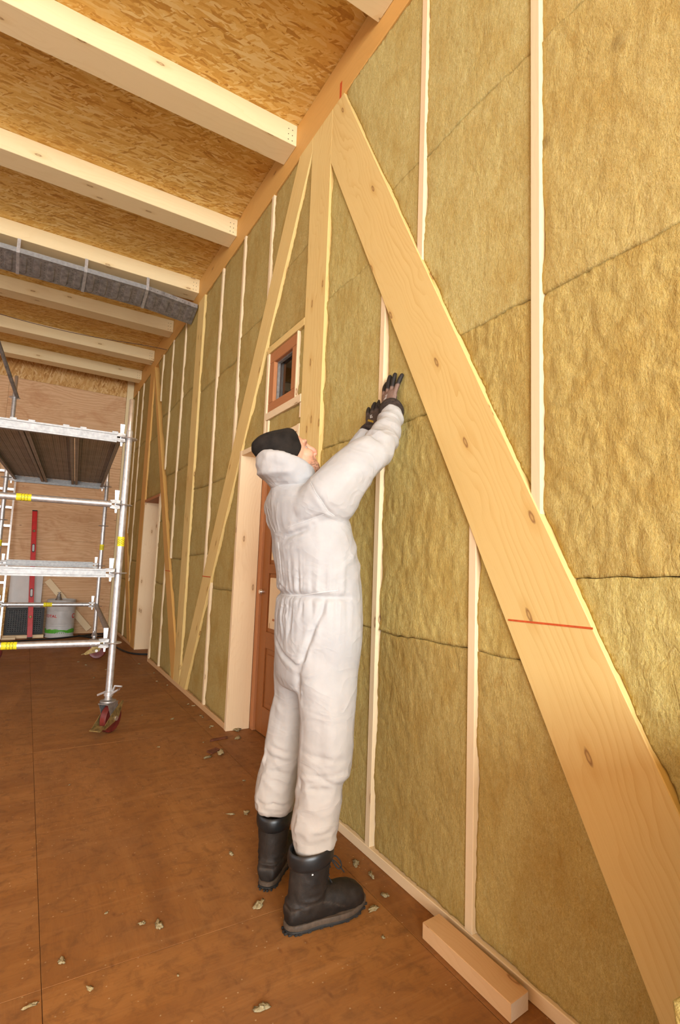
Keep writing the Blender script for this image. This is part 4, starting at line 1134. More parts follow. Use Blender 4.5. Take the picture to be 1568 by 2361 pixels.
def put_co(me, co):
    me.vertices.foreach_set('co', np.ascontiguousarray(co, dtype=np.float64).ravel()); me.update()
def skin_obj(name, me, mat, parent):
    me.name = name; me.materials.clear(); me.materials.append(mat)
    me.polygons.foreach_set('use_smooth', [True] * len(me.polygons))
    return link(name, me, parent)
def bvh_of(me):
    bm = bmesh.new(); bm.from_mesh(me); t = BVHTree.FromBMesh(bm); bm.free(); return t
def sstep(x, a, b):
    t = np.clip((x - a) / (b - a), 0, 1); return t * t * (3 - 2 * t)
def seg_dist(P, a, b):
    a, b = np.array(a), np.array(b); d = b - a
    t = np.clip(((P - a) @ d) / (d @ d), 0, 1)
    return np.linalg.norm(P - (a + t[:, None] * d), axis=1), t

# ---- materials of the worker
def suit_mat():
    s = NT('white_nonwoven_coverall')
    co = s.n('TexCoord').outputs['Object']
    z = s.n('SeparateXYZ', {0: co}).outputs[2]
    a = s.noise(co, 7, 5, 0.6); b = s.noise(co, 3.0, 3, 0.55, 0.6)
    col = s.mix(s.rng(a, 0.35, 0.7), (0.40, 0.40, 0.405), (0.47, 0.47, 0.47))
    col = s.mix(s.math('MULTIPLY', s.rng(b, 0.45, 0.7), 0.30), col, (0.42, 0.385, 0.34))
    dirt = s.math('MULTIPLY', s.rng(s.math('ADD', z, s.math('MULTIPLY', s.math('SUBTRACT', b, 0.5), 0.5)), 0.95, 0.2, 0, 1), 0.6)
    col = s.mix(dirt, col, (0.42, 0.325, 0.23))
    cr = s.noise(s.mapping(co, (6, 6, 9)), 1.0, 2, 0.5, 0.7)
    rg = s.math('SUBTRACT', 1.0, s.math('MULTIPLY', s.math('ABSOLUTE', s.math('SUBTRACT', cr, 0.5)), 9.0), clamp=True)
    c2 = s.noise(s.mapping(co, (17, 17, 12)), 1.0, 2, 0.55, 0.5)
    s.bump(s.math('ADD', s.math('MULTIPLY', rg, 0.8), s.math('MULTIPLY', c2, 1.0)), 0.30, 0.008)
    return s.done(col, 0.75, 0, 0.25)
M['suit'] = suit_mat()
M['seam'] = plain('white_seam_thread', (0.56, 0.56, 0.56), 0.7, 0, 0.05)
def vc_mat(name, rough=0.5, spec=0.4, var=0.12, nscale=60, sss=0.0, bump=0.0, bscale=200):
    s = NT(name)
    at = s.n('Attribute', None, attribute_name='col')
    co = s.n('TexCoord').outputs['Object']
    nz = s.noise(co, nscale, 4, 0.6)
    k = s.rng(nz, 0.3, 0.7, 1 - var, 1 + var)
    cm = s.n('CombineXYZ', {0: k, 1: k, 2: k}).outputs[0]
    col = s.mix(1.0, at.outputs['Color'], cm, 'MULTIPLY')
    if bump: s.bump(s.noise(co, bscale, 2, 0.5), bump, 0.002)
    if sss: s.b.inputs['Subsurface Weight'].default_value = sss; s.b.inputs['Subsurface Radius'].default_value = (0.01, 0.004, 0.002); s.b.inputs['Subsurface Scale'].default_value = 0.5
    return s.done(col, rough, 0, spec)
M['skin'] = vc_mat('skin_and_stubble', 0.5, 0.4, 0.10, 120, 0.0)
M['glove'] = vc_mat('coated_knit_glove', 0.6, 0.35, 0.12, 150, 0, 0.3, 500)
M['boot'] = vc_mat('worn_dark_leather', 0.62, 0.3, 0.25, 40, 0, 0.25, 300)
M['collar'] = plain('black_padded_collar', (0.012, 0.012, 0.012), 0.38, 0, 0.2, 30, 0.5)
M['midsole'] = plain('grey_brown_midsole', (0.085, 0.058, 0.038), 0.7, 0, 0.2, 50)
M['outsole'] = plain('black_outsole', (0.02, 0.018, 0.016), 0.7, 0, 0.2, 50)
M['hat'] = plain('black_knit_hat', (0.020, 0.016, 0.013), 0.9, 0, 0.25, 25, 0.2, 0.35, 260)
M['lace'] = plain('black_lace', (0.02, 0.018, 0.017), 0.8, 0, 0.2)
M['knit'] = plain('dark_brown_knit_cuff', (0.055, 0.040, 0.035), 0.9, 0, 0.3, 60, 0.2, 0.4, 300)
M['goldprint'] = plain('yellow_glove_print', (0.55, 0.36, 0.03), 0.6, 0, 0.1)
def set_cols(me, rgb):
    ca = me.color_attributes.new('col', 'FLOAT_COLOR', 'POINT')
    ca.data.foreach_set('color', np.concatenate([rgb, np.ones((len(rgb), 1))], 1).astype(np.float32).ravel())

# ---- head and neck (one skin)
HT = math.radians(33.9); HY = math.radians(-9.8); HC = Vector((0.877, 1.872, 1.666))
HF = Vector((math.cos(HT) * math.cos(HY), math.cos(HT) * math.sin(HY), math.sin(HT))); HL = Vector((-math.sin(HY), math.cos(HY), 0)); HU = HF.cross(HL)
HR = Matrix((HF, HL, HU)).transposed()
def hp(f, l, u): return HC + HF * f + HL * l + HU * u
bm = bmesh.new()
E_ = lambda f, l, u, rf, rl, ru, sub=3: add_ellip(bm, hp(f, l, u), (rf, rl, ru), HR, sub)
E_(-0.008, 0, 0.028, 0.098, 0.076, 0.098, 4)
E_(0.034, 0, -0.020, 0.062, 0.061, 0.080, 4)
E_(0.052, 0, -0.060, 0.044, 0.050, 0.044)
E_(0.078, 0, -0.082, 0.021, 0.026, 0.019)
E_(0.084, 0, 0.034, 0.0145, 0.050, 0.014)
for s_ in (-1, 1):
    E_(0.060, 0.040 * s_, -0.016, 0.030, 0.022, 0.026)
    E_(0.105, 0.012 * s_, -0.030, 0.010, 0.008, 0.008)
    E_(0.040, 0.050 * s_, -0.070, 0.045, 0.014, 0.030)
    rt = HR @ Matrix.Rotation(math.radians(-15), 3, 'Y')
    add_ellip(bm, hp(-0.004, 0.077 * s_, -0.018), (0.019, 0.008, 0.032), rt)
add_tube(bm, [hp(0.090, 0, 0.030), hp(0.099, 0, 0.008), hp(0.112, 0, -0.012), hp(0.1115, 0, -0.025)], [0.010, 0.0088, 0.0100, 0.0122], 12)
E_(0.093, 0, -0.046, 0.010, 0.020, 0.006); E_(0.092, 0, -0.058, 0.009, 0.019, 0.006)
add_tube(bm, [hp(0.0, 0, -0.05), hp(-0.012, 0, -0.10), (0.915, 1.862, 1.53), (0.925, 1.86, 1.46)], [0.056, 0.056, 0.062, 0.085], 24)
me = remesh(bm, 0.0034, 4)
co, no = arrays(me)
rel = co - np.array(HC); f_, l_, u_ = rel @ np.array(HF), rel @ np.array(HL), rel @ np.array(HU)
# eye sockets and ear hollow
for s_ in (-1, 1):
    dd = np.sqrt((f_ - 0.084) ** 2 + ((l_ - 0.031 * s_) * 0.8) ** 2 + ((u_ - 0.010) * 1.2) ** 2)
    co -= np.array(HF) * (0.007 * np.exp(-(dd / 0.013) ** 2))[:, None]
    de = np.sqrt(((f_ + 0.000) / 0.8) ** 2 + ((u_ + 0.018) / 1.5) ** 2); on = (l_ * s_ > 0.074)
    co -= np.array(HL)[None] * (s_ * 0.006 * np.exp(-(de / 0.008) ** 2) * on)[:, None]
put_co(me, co)
skin = np.array([0.66, 0.335, 0.215]); red = np.array([0.70, 0.25, 0.17]); beard = np.array([0.17, 0.085, 0.048])
nz = fbm(co * 90, 3, 4); nz2 = fbm(co * 260, 2, 9)
rgb = np.tile(skin, (len(co), 1))
k = np.exp(-(((f_ - 0.115) / 0.02) ** 2 + ((u_ + 0.024) / 0.022) ** 2)) * 0.8; rgb = rgb * (1 - k[:, None]) + red * k[:, None]
k = (np.abs(l_) > 0.072) * (u_ < 0.03) * 0.6; rgb = rgb * (1 - k[:, None]) + red * k[:, None]
bd = sstep(-u_, 0.030, 0.062) * sstep(f_, -0.005, 0.03) * (1 - sstep(-u_, 0.135, 0.165))
bd = np.clip(bd * (0.62 + 0.55 * nz2 + 0.25 * nz) + sstep(f_, 0.070, 0.092) * sstep(-u_, 0.060, 0.078) * 0.75, 0, 0.92)
bd *= (np.abs(l_) < 0.074)
rgb = rgb * (1 - bd[:, None]) + beard * bd[:, None]
br = np.exp(-(((f_ - 0.088) / 0.016) ** 2 + ((np.abs(l_) - 0.03) / 0.022) ** 2 + ((u_ - 0.030) / 0.006) ** 2)) * 0.7
rgb = rgb * (1 - br[:, None]) + beard * br[:, None]
set_cols(me, np.clip(rgb, 0, 1))
me.name = 'person'; me.materials.append(M['skin']); me.polygons.foreach_set('use_smooth', [True] * len(me.polygons))
pr = link('person', me)
tag(pr, 'worker in white coverall, black beanie and dark gloves pressing wool into the wall', 'person')
for s_ in (-1, 1):
    bm = bmesh.new(); add_ellip(bm, hp(0.0705, 0.031 * s_, 0.009), (0.0112, 0.0112, 0.0112), None, 3)
    me = bpy.data.meshes.new('eye'); bm.to_mesh(me); bm.free(); me.polygons.foreach_set('use_smooth', [True] * len(me.polygons))
    me.materials.append(plain('eye_white', (0.35, 0.28, 0.24), 0.25, 0, 0.03)); eo = link('eye', me, pr)
    bm = bmesh.new(); add_ellip(bm, hp(0.0785, 0.031 * s_, 0.011), (0.004, 0.0055, 0.0055), HR, 2)
    me = bpy.data.meshes.new('iris'); bm.to_mesh(me); bm.free(); me.materials.append(M['ink']); link('iris', me, eo)

# ---- beanie
bm = bmesh.new()
tl = math.radians(31)
rows = [(-0.002, -0.014, 0.090, 0.078, tl), (-0.004, -0.008, 0.097, 0.083, tl), (-0.006, 0.012, 0.098, 0.086, tl * 0.9), (-0.012, 0.045, 0.097, 0.086, tl * 0.6), (-0.020, 0.080, 0.094, 0.083, tl * 0.35),
        (-0.028, 0.106, 0.085, 0.075, tl * 0.1), (-0.032, 0.122, 0.068, 0.061, -0.08), (-0.035, 0.131, 0.042, 0.040, -0.1), (-0.036, 0.134, 0.016, 0.014, -0.1)]
rings = []
n = 40
for f, u, hf, hl, t in rows:
    rings.append([hp(f + hf * math.cos(2 * math.pi * k / n) * math.cos(t), hl * math.sin(2 * math.pi * k / n), u + hf * math.cos(2 * math.pi * k / n) * math.sin(t)) for k in range(n)])
add_loft(bm, rings, True)
me = remesh(bm, 0.0045, 6)
co, no = arrays(me)
ug = (co - np.array(HC)) @ np.array(HU); lg = np.arctan2((co - np.array(HC)) @ np.array(HL), (co - np.array(HC)) @ np.array(HF))
dd = 0.0025 * fbm(co * 20, 2, 31) + 0.003 * (1 - np.abs(vnoise(co * np.array([10, 12, 16]), 33)) * 2) * sstep(ug, 0.03, 0.08)
put_co(me, co + no * dd[:, None])
o = skin_obj('beanie', me, M['hat'], pr); o['label'] = 'black knitted beanie'

# ---- coverall
bm = bmesh.new()
add_loft(bm, erings([(0.78, 1.002, 1.828, 0.115, 0.19), (0.82, 1.004, 1.825, 0.135, 0.207), (0.867, 1.007, 1.818, 0.146, 0.212), (0.95, 1.005, 1.815, 0.155, 0.216), (1.05, 1.004, 1.813, 0.161, 0.212), (1.10, 1.006, 1.811, 0.156, 0.206),
                         (1.134, 1.006, 1.810, 0.152, 0.203), (1.17, 1.001, 1.811, 0.152, 0.205), (1.253, 0.989, 1.816, 0.150, 0.210), (1.338, 0.973, 1.826, 0.143, 0.217), (1.424, 0.951, 1.838, 0.135, 0.220),
                         (1.475, 0.935, 1.845, 0.128, 0.215), (1.515, 0.922, 1.852, 0.116, 0.180), (1.548, 0.912, 1.857, 0.100, 0.120), (1.575, 0.905, 1.860, 0.088, 0.095)], 36))
add_loft(bm, erings([(0.93, 1.0, 1.72, 0.118, 0.105), (0.87, 1.0, 1.712, 0.116, 0.108), (0.777, 1.0, 1.702, 0.109, 0.105), (0.70, 1.0, 1.698, 0.103, 0.102), (0.623, 0.999, 1.695, 0.099, 0.097), (0.55, 0.997, 1.697, 0.097, 0.095),
                         (0.512, 0.993, 1.698, 0.097, 0.094), (0.478, 0.984, 1.702, 0.086, 0.087), (0.44, 0.980, 1.705, 0.086, 0.087), (0.397, 0.978, 1.706, 0.087, 0.087), (0.322, 0.970, 1.710, 0.083, 0.083), (0.285, 0.970, 1.710, 0.075, 0.074), (0.252, 0.970, 1.710, 0.068, 0.066), (0.232, 0.970, 1.710, 0.064, 0.062)], 28))
add_loft(bm, erings([(0.93, 1.0, 1.915, 0.118, 0.105), (0.84, 1.0, 1.945, 0.106, 0.10), (0.718, 1.003, 1.952, 0.091, 0.092), (0.632, 0.988, 1.960, 0.089, 0.09), (0.547, 0.976, 1.967, 0.088, 0.088), (0.479, 0.966, 1.973, 0.088, 0.088),
                         (0.44, 0.956, 1.978, 0.083, 0.084), (0.378, 0.944, 1.984, 0.085, 0.085), (0.328, 0.938, 1.986, 0.083, 0.083), (0.29, 0.937, 1.988, 0.072, 0.072), (0.268, 0.937, 1.988, 0.066, 0.066)], 28))
def limb(bm, pts, rad, n=24):
    pts = spline(pts, 5); m = len(pts)
    rr = np.interp(np.linspace(0, len(rad) - 1, m), np.arange(len(rad)), rad)
    add_tube(bm, pts, list(rr), n)
limb(bm, [(0.93, 1.74, 1.45), (0.958, 1.665, 1.51), (1.036, 1.632, 1.622), (1.150, 1.642, 1.722), (1.237, 1.708, 1.822), (1.290, 1.757, 1.893), (1.299, 1.767, 1.906)], [0.10, 0.104, 0.084, 0.067, 0.055, 0.049, 0.045])
limb(bm, [(0.93, 1.95, 1.44), (0.955, 2.0, 1.46), (1.09, 2.0, 1.55), (1.195, 1.992, 1.655), (1.258, 1.968, 1.775), (1.300, 1.945, 1.868)], [0.10, 0.085, 0.070, 0.060, 0.050, 0.043])
add_ellip(bm, (0.925, 1.70, 1.485), (0.085, 0.085, 0.075)); add_ellip(bm, (0.925, 2.0, 1.48), (0.085, 0.085, 0.07))
me = remesh(bm, 0.0065, 7)
co, no = arrays(me)
x, y, z = co.T
arm = sstep(x, 1.0, 1.08) * (z > 1.40)
leg = 1 - sstep(z, 0.78, 0.86)
tor = (1 - leg) * (1 - arm)
disp = np.zeros(len(co))
ang = np.arctan2(y - 1.812, x - 1.006)
# loose drape everywhere
disp += 0.0045 * fbm(np.stack([x * 7, y * 7, z * 5], 1), 3, 41)
# legs: bunched rings behind the knee and above the boots
lc = np.where((y < 1.83)[:, None], np.array([0.985, 1.70])[None], np.array([0.955, 1.975])[None])
la = np.arctan2(y - lc[:, 1], x - lc[:, 0])
kn = np.exp(-((z - 0.455) / 0.085) ** 2); an = np.exp(-((z - 0.285) / 0.045) ** 2)
zz = z + 0.018 * np.sin(la * 2 + y * 9) + 0.012 * np.sin(la * 3 + 1.3)
w1 = vnoise(np.stack([la * 0.9, y * 3, zz * 17], 1), 51); w2 = vnoise(np.stack([la * 1.6, y * 3, zz * 30], 1), 52)
rid = 1 - np.abs(w1) * 2; rid2 = 1 - np.abs(w2) * 2
disp += leg * (kn * (0.0045 * np.clip(rid, -0.4, 1) + 0.002 * rid2) + an * (0.005 * rid2 + 0.003 * rid) + 0.0015 * rid)
# long drape lines on thighs
disp += leg * (1 - kn) * 0.004 * vnoise(np.stack([la * 2.2, y * 2, z * 3], 1), 57)
# waist gathers on the back and sides
gat = np.exp(-((np.abs(z - 1.134)) / 0.075)) * sstep(-(x - 1.006) - 0.35 * (y - 1.812), 0.03, 0.08)
g1 = vnoise(np.stack([ang * 9 + 0.8 * z, z * 4, 0 * z], 1), 61); g2 = vnoise(np.stack([ang * 19 - 1.5 * z, z * 5, 0 * z], 1), 62)
disp += tor * gat * (0.008 * (1 - np.abs(g1) * 2) + 0.0035 * (1 - np.abs(g2) * 2)) * sstep(np.abs(z - 1.134), 0.0, 0.03)
disp -= tor * 0.009 * np.exp(-((z - 1.134) / 0.010) ** 2) * sstep(-(x - 1.006) - 0.35 * (y - 1.812), 0.03, 0.08)
# upper back drape: slanting soft folds towards the raised arm
t_ = z * 1.0 - x * 0.9
disp += tor * sstep(z, 1.15, 1.3) * 0.0065 * (1 - np.abs(vnoise(np.stack([t_ * 10, y * 3.5, x * 2], 1), 71)) * 2)
# sleeves
disp += arm * (0.006 * (1 - np.abs(vnoise(np.stack([(x + z) * 13, y * 8, (x - z) * 6], 1), 81)) * 2) + 0.003 * fbm(co * 22, 2, 83))
# creases and bulges laid where the cloth folds (surface points found along sight lines)
tree = bvh_of(me)
def surf(px, py):
    h = tree.ray_cast(Vector((0, 0, CAM_H)), pix_ray(px, py)); return h[0]
def crease(pl, amp, wid, side=0.0, soff=0.0):
    global disp
    pts = [surf(*p) for p in pl]; pts = [p for p in pts if p is not None]
    best = np.full(len(co), 9.0)
    for a, b in zip(pts[:-1], pts[1:]):
        d, t = seg_dist(co, a, b); best = np.minimum(best, d)
    e0 = np.linalg.norm(co - np.array(pts[0]), axis=1); e1 = np.linalg.norm(co - np.array(pts[-1]), axis=1)
    tp = np.clip(np.minimum(e0, e1) / 0.035, 0.0, 1.0)
    disp = disp - tp * amp * np.exp(-(best / wid) ** 2) + 0.6 * tp * side * np.exp(-((best - wid * 2.2) / (wid * 1.2)) ** 2)
crease([(752, 1372), (742, 1410), (718, 1460), (700, 1510), (692, 1538)], 0.012, 0.009, 0.003)
crease([(634, 1470), (652, 1510), (676, 1530), (690, 1540)], 0.009, 0.008, 0.003)
crease([(626, 1243), (655, 1239), (690, 1226), (720, 1214)], 0.010, 0.009, 0.004)
crease([(690, 1540), (690, 1585), (693, 1620)], 0.010, 0.012, 0.0)
crease([(716, 1114), (739, 1152), (756, 1178), (776, 1194)], 0.005, 0.006, 0.002)
crease([(660, 1216), (700, 1202), (752, 1184)], 0.004, 0.006, 0.002)
crease([(695, 1562), (712, 1570), (730, 1560)], 0.003, 0.006, 0.001)
crease([(850, 1000), (868, 1012), (880, 1018)], 0.008, 0.008, 0.003)
crease([(612, 1738), (640, 1752), (676, 1757)], 0.008, 0.008, 0.003); crease([(618, 1715), (645, 1730), (680, 1738)], 0.006, 0.007, 0.002)
crease([(604, 1766), (640, 1782), (680, 1786)], 0.007, 0.008, 0.003)
crease([(690, 1776), (735, 1793), (792, 1780)], 0.010, 0.008, 0.004); crease([(700, 1806), (745, 1800), (780, 1806)], 0.006, 0.007, 0.003); crease([(690, 1835), (715, 1822), (740, 1822)], 0.005, 0.007, 0.002)
crease([(700, 1735), (745, 1752), (800, 1748)], 0.007, 0.010, 0.003)
crease([(675, 1925), (720, 1930), (765, 1915)], 0.010, 0.007, 0.004)
crease([(596, 1850), (630, 1856), (665, 1852)], 0.008, 0.006, 0.003)
crease([(655, 1390), (648, 1430), (652, 1470)], 0.006, 0.006, 0.002)
crease([(675, 1388), (668, 1430), (662, 1470)], 0.006, 0.006, 0.002)
crease([(700, 1385), (692, 1425)], 0.004, 0.006, 0.002)
crease([(640, 1330), (655, 1362)], 0.005, 0.005, 0.002); crease([(690, 1320), (687, 1362)], 0.004, 0.005, 0.002); crease([(780, 1190), (782, 1215)], 0.006, 0.006, 0.0)
co2 = co + no * disp[:, None]
put_co(me, co2)
cov = skin_obj('coverall', me, M['suit'], pr)
cov['label'] = 'white hooded disposable coverall, soiled at the lower legs'
tree = bvh_of(me)
def seam(name, pl, r, mat, parent, off=0.0):
    pts = []
    for a, b in zip(pl[:-1], pl[1:]):
        n_ = max(2, int(math.hypot(a[0] - b[0], a[1] - b[1]) / 6))
        for k in range(n_):
            t = k / n_; p = (a[0] + (b[0] - a[0]) * t, a[1] + (b[1] - a[1]) * t)
            h = tree.ray_cast(Vector((0, 0, CAM_H)), pix_ray(*p))
            if h[0] is not None: pts.append(h[0] + h[1] * off)
    if len(pts) > 2: tube(name, pts, r, mat, parent, 6)
seam('seam', [(716, 1112), (728, 1136), (741, 1154), (756, 1178), (776, 1193)], 0.0011, M['seam'], cov)
seam('seam', [(664, 1215), (700, 1203), (752, 1184)], 0.0010, M['seam'], cov)
seam('seam', [(612, 1150), (618, 1182), (626, 1212), (637, 1233)], 0.0010, M['seam'], cov)
seam('seam', [(641, 1250), (646, 1290), (649, 1330)], 0.0010, M['seam'], cov)
seam('waist_elastic', [(650, 1371), (672, 1373), (700, 1372), (740, 1366), (786, 1360)], 0.0022, M['seam'], cov)

# ---- hood folded down behind the head
bm = bmesh.new()
n = 40
def hring(c, rf, rb, rl, tilt, z_wob=0.0):
    out = []
    for k in range(n):
        a = 2 * math.pi * k / n; ca, sa = math.cos(a), math.sin(a)
        r = rf if ca > 0 else rb
        out.append(Vector((c[0] + r * ca, c[1] + rl * sa, c[2] - tilt * ca * r + z_wob * math.sin(3 * a + 1))))
    return out
outer = [hring((0.905, 1.860, 1.535), 0.085, 0.090, 0.105, 0.10), hring((0.895, 1.862, 1.560), 0.090, 0.105, 0.118, 0.05), hring((0.883, 1.864, 1.590), 0.092, 0.130, 0.128, 0.02, 0.003),
         hring((0.878, 1.866, 1.618), 0.092, 0.138, 0.130, 0.10, 0.004), hring((0.878, 1.867, 1.640), 0.090, 0.138, 0.126, 0.26, 0.003), hring((0.879, 1.867, 1.648), 0.086, 0.130, 0.118, 0.31, 0.002)]
innr = [hring((0.879, 1.867, 1.646), 0.080, 0.120, 0.110, 0.30), hring((0.880, 1.866, 1.61), 0.080, 0.122, 0.115, 0.12), hring((0.89, 1.864, 1.57), 0.075, 0.095, 0.10, 0.05)]
add_loft(bm, outer + innr, True)
me = remesh(bm, 0.005, 5)
co, no = arrays(me)
dd = 0.004 * fbm(co * 16, 3, 91) + 0.004 * (1 - np.abs(vnoise(co * np.array([9, 9, 26]), 93)) * 2)
put_co(me, co + no * dd[:, None])
hd = skin_obj('hood', me, M['suit'], pr); hd['label'] = 'white hood hanging folded behind the beanie'

# ---- boots
def make_boot(name, heel, yaw, label):
    R_ = Matrix.Rotation(yaw, 3, 'Z'); H = Vector(heel)
    T = lambda p: R_ @ Vector(p) + H
    bm = bmesh.new()
    sh = [(0.045, 0.080, 0.070, 0.048), (0.075, 0.078, 0.074, 0.052), (0.11, 0.076, 0.072, 0.055), (0.15, 0.077, 0.071, 0.058), (0.19, 0.080, 0.073, 0.061), (0.215, 0.082, 0.076, 0.064), (0.235, 0.083, 0.076, 0.064)]
    add_loft(bm, [[(cx + a * math.cos(2 * math.pi * k / 28), b * math.sin(2 * math.pi * k / 28), z) for k in range(28)] for z, cx, a, b in sh])
    ft = [(-0.002, 0.030, 0.034, 0.060), (0.012, 0.040, 0.046, 0.066), (0.05, 0.046, 0.052, 0.068), (0.10, 0.047, 0.056, 0.070), (0.145, 0.048, 0.056, 0.070), (0.18, 0.051, 0.052, 0.067), (0.215, 0.053, 0.050, 0.064), (0.250, 0.052, 0.047, 0.060), (0.278, 0.044, 0.040, 0.054), (0.294, 0.032, 0.030, 0.048), (0.302, 0.016, 0.016, 0.044)]
    rr = []
    for xx, hy, hz, zc in ft:
        ring = []
        for k in range(28):
            a = 2 * math.pi * k / 28; zz_ = zc + hz * math.sin(a)
            ring.append((xx, hy * math.copysign(abs(math.cos(a)) ** 0.8, math.cos(a)), max(zz_, 0.024)))
        rr.append(ring)
    add_loft(bm, rr)
    me = remesh(bm, 0.0045, 6)
    co, no = arrays(me)
    dsp = 0.0022 * fbm(co * 26, 3, 15)
    anz = np.exp(-((co[:, 2] - 0.11 - 0.3 * (co[:, 0] - 0.08)) / 0.025) ** 2)
    dsp += anz * 0.0035 * (1 - np.abs(vnoise(np.stack([co[:, 0] * 14, co[:, 1] * 6, co[:, 2] * 50], 1), 17)) * 2)
    # stitched overlay edge along the foot
    ed = np.abs(co[:, 2] - (0.075 - 0.10 * np.clip(co[:, 0] - 0.16, 0, 1) + 0.02 * np.sin(co[:, 0] * 20)))
    dsp -= 0.0018 * np.exp(-(ed / 0.003) ** 2) * (co[:, 0] < 0.2)
    co = co + no * dsp[:, None]
    rgb = np.tile(np.array([0.019, 0.0135, 0.010]), (len(co), 1)) * (0.8 + 0.4 * (fbm(co * 12, 3, 19)[:, None] + 0.5))
    dk = sstep(-co[:, 2], -0.075, -0.05)[:, None]; rgb = rgb * (1 - 0.35 * dk)
    sm_ = np.exp(-(ed / 0.0025) ** 2)[:, None] * (co[:, 0] < 0.2)[:, None] * 0.5; rgb = rgb * (1 - sm_) + np.array([0.07, 0.05, 0.035]) * sm_
    put_co(me, np.array([T(p)[:] for p in co]))
    set_cols(me, np.clip(rgb, 0.004, 1))
    b = skin_obj(name, me, M['boot'], pr); b['label'] = label
    # sole: black tread below a grey-brown midsole
    out = []
    for k in range(44):
        a = 2 * math.pi * k / 44; ca, sa = math.cos(a), math.sin(a)
        xx = 0.152 + 0.160 * math.copysign(abs(ca) ** 0.75, ca)
        wy = 0.049 - 0.007 * math.exp(-((xx - 0.10) / 0.05) ** 2) + 0.006 * math.exp(-((xx - 0.22) / 0.06) ** 2)
        out.append((xx, wy * math.copysign(abs(sa) ** 0.7, sa)))
    for nm, za, zb, sc_, mt in (('outsole', 0.002, 0.013, 0.985, 'outsole'), ('midsole', 0.013, 0.032, 1.0, 'midsole')):
        bm = bmesh.new(); rings = []
        for zq, e in ((za, 0.97), (za + 0.003, 1.0), (zb - 0.002, 1.0), (zb, 0.97)):
            rings.append([T(((px_ - 0.15) * sc_ * e + 0.15, py_ * sc_ * e, zq + 0.016 * max(0, (px_ - 0.22) / 0.09) ** 2)) for px_, py_ in out])
        add_loft(bm, rings); so = obj_bm(nm, bm, M[mt], b, True, 50)
        if nm == 'outsole':
            for k in range(26):
                q = out[(k * 44) // 26]; 
                bmx = bmesh.new(); c = Vector((q[0], q[1] * 0.93, 0.0)); lift = 0.016 * max(0, (q[0] - 0.22) / 0.09) ** 2
                add_box(bmx, (c.x - 0.006, c.y - 0.003, 0.0005 + lift), (c.x + 0.006, c.y + 0.003, 0.008 + lift))
                for v in bmx.verts: v.co = T(v.co)
                obj_bm('tread_lug', bmx, M['outsole'], so, False)
    # padded collar
    bm = bmesh.new(); rings = []
    for t in range(13):
        a = 2 * math.pi * t / 12 + math.pi
        e = 1.0 + 0.10 * math.cos(a)
        rings.append([T((0.083 + 0.082 * (e - 0.055) * math.cos(2 * math.pi * k / 32), 0.069 * (e - 0.055) * math.sin(2 * math.pi * k / 32), 0.236 + 0.027 * math.sin(a) + 0.008 * math.cos(2 * math.pi * k / 32))) for k in range(32)])
    add_loft(bm, rings, False); bmesh.ops.remove_doubles(bm, verts=bm.verts, dist=1e-5)
    obj_bm('collar', bm, M['collar'], b, True, 80)
    # laces
    pts = []
    for k in range(9):
        zq = 0.205 - k * 0.013; s_ = 1 if k % 2 else -1
        pts.append(T((0.083 + 0.075 * (1 - 0.02 * k) + 0.018 * max(0, k - 4) ** 1.2 * 0.35, s_ * 0.016, zq)))
    tube('lace', spline(pts, 3), 0.0026, M['lace'], b, 6)
    tube('lace_bow', spline([T(p) for p in ((0.155, -0.004, 0.205), (0.172, -0.020, 0.215), (0.190, -0.026, 0.195), (0.196, -0.022, 0.172), (0.185, -0.014, 0.168), (0.166, -0.006, 0.196))], 6), 0.0026, M['lace'], b, 6)
    tube('lace_end', spline([T(p) for p in ((0.156, 0.0, 0.205), (0.178, -0.012, 0.190), (0.200, -0.020, 0.165), (0.212, -0.018, 0.150))], 5), 0.0024, M['lace'], b, 6)
    return b
rb = make_boot('boot', (0.868, 1.698, 0.0), math.radians(-1.5), 'black leather boot seen side on, toe towards the wall')
lb = make_boot('boot', (0.895, 1.944, 0.0), math.radians(48), 'black leather boot set back, seen from its heel')
bm = bmesh.new(); add_box(bm, (0.925, 1.6365, 0.196), (0.948, 1.6375, 0.2005))
obj_bm('boot_tag', bm, M['white'], rb, False)

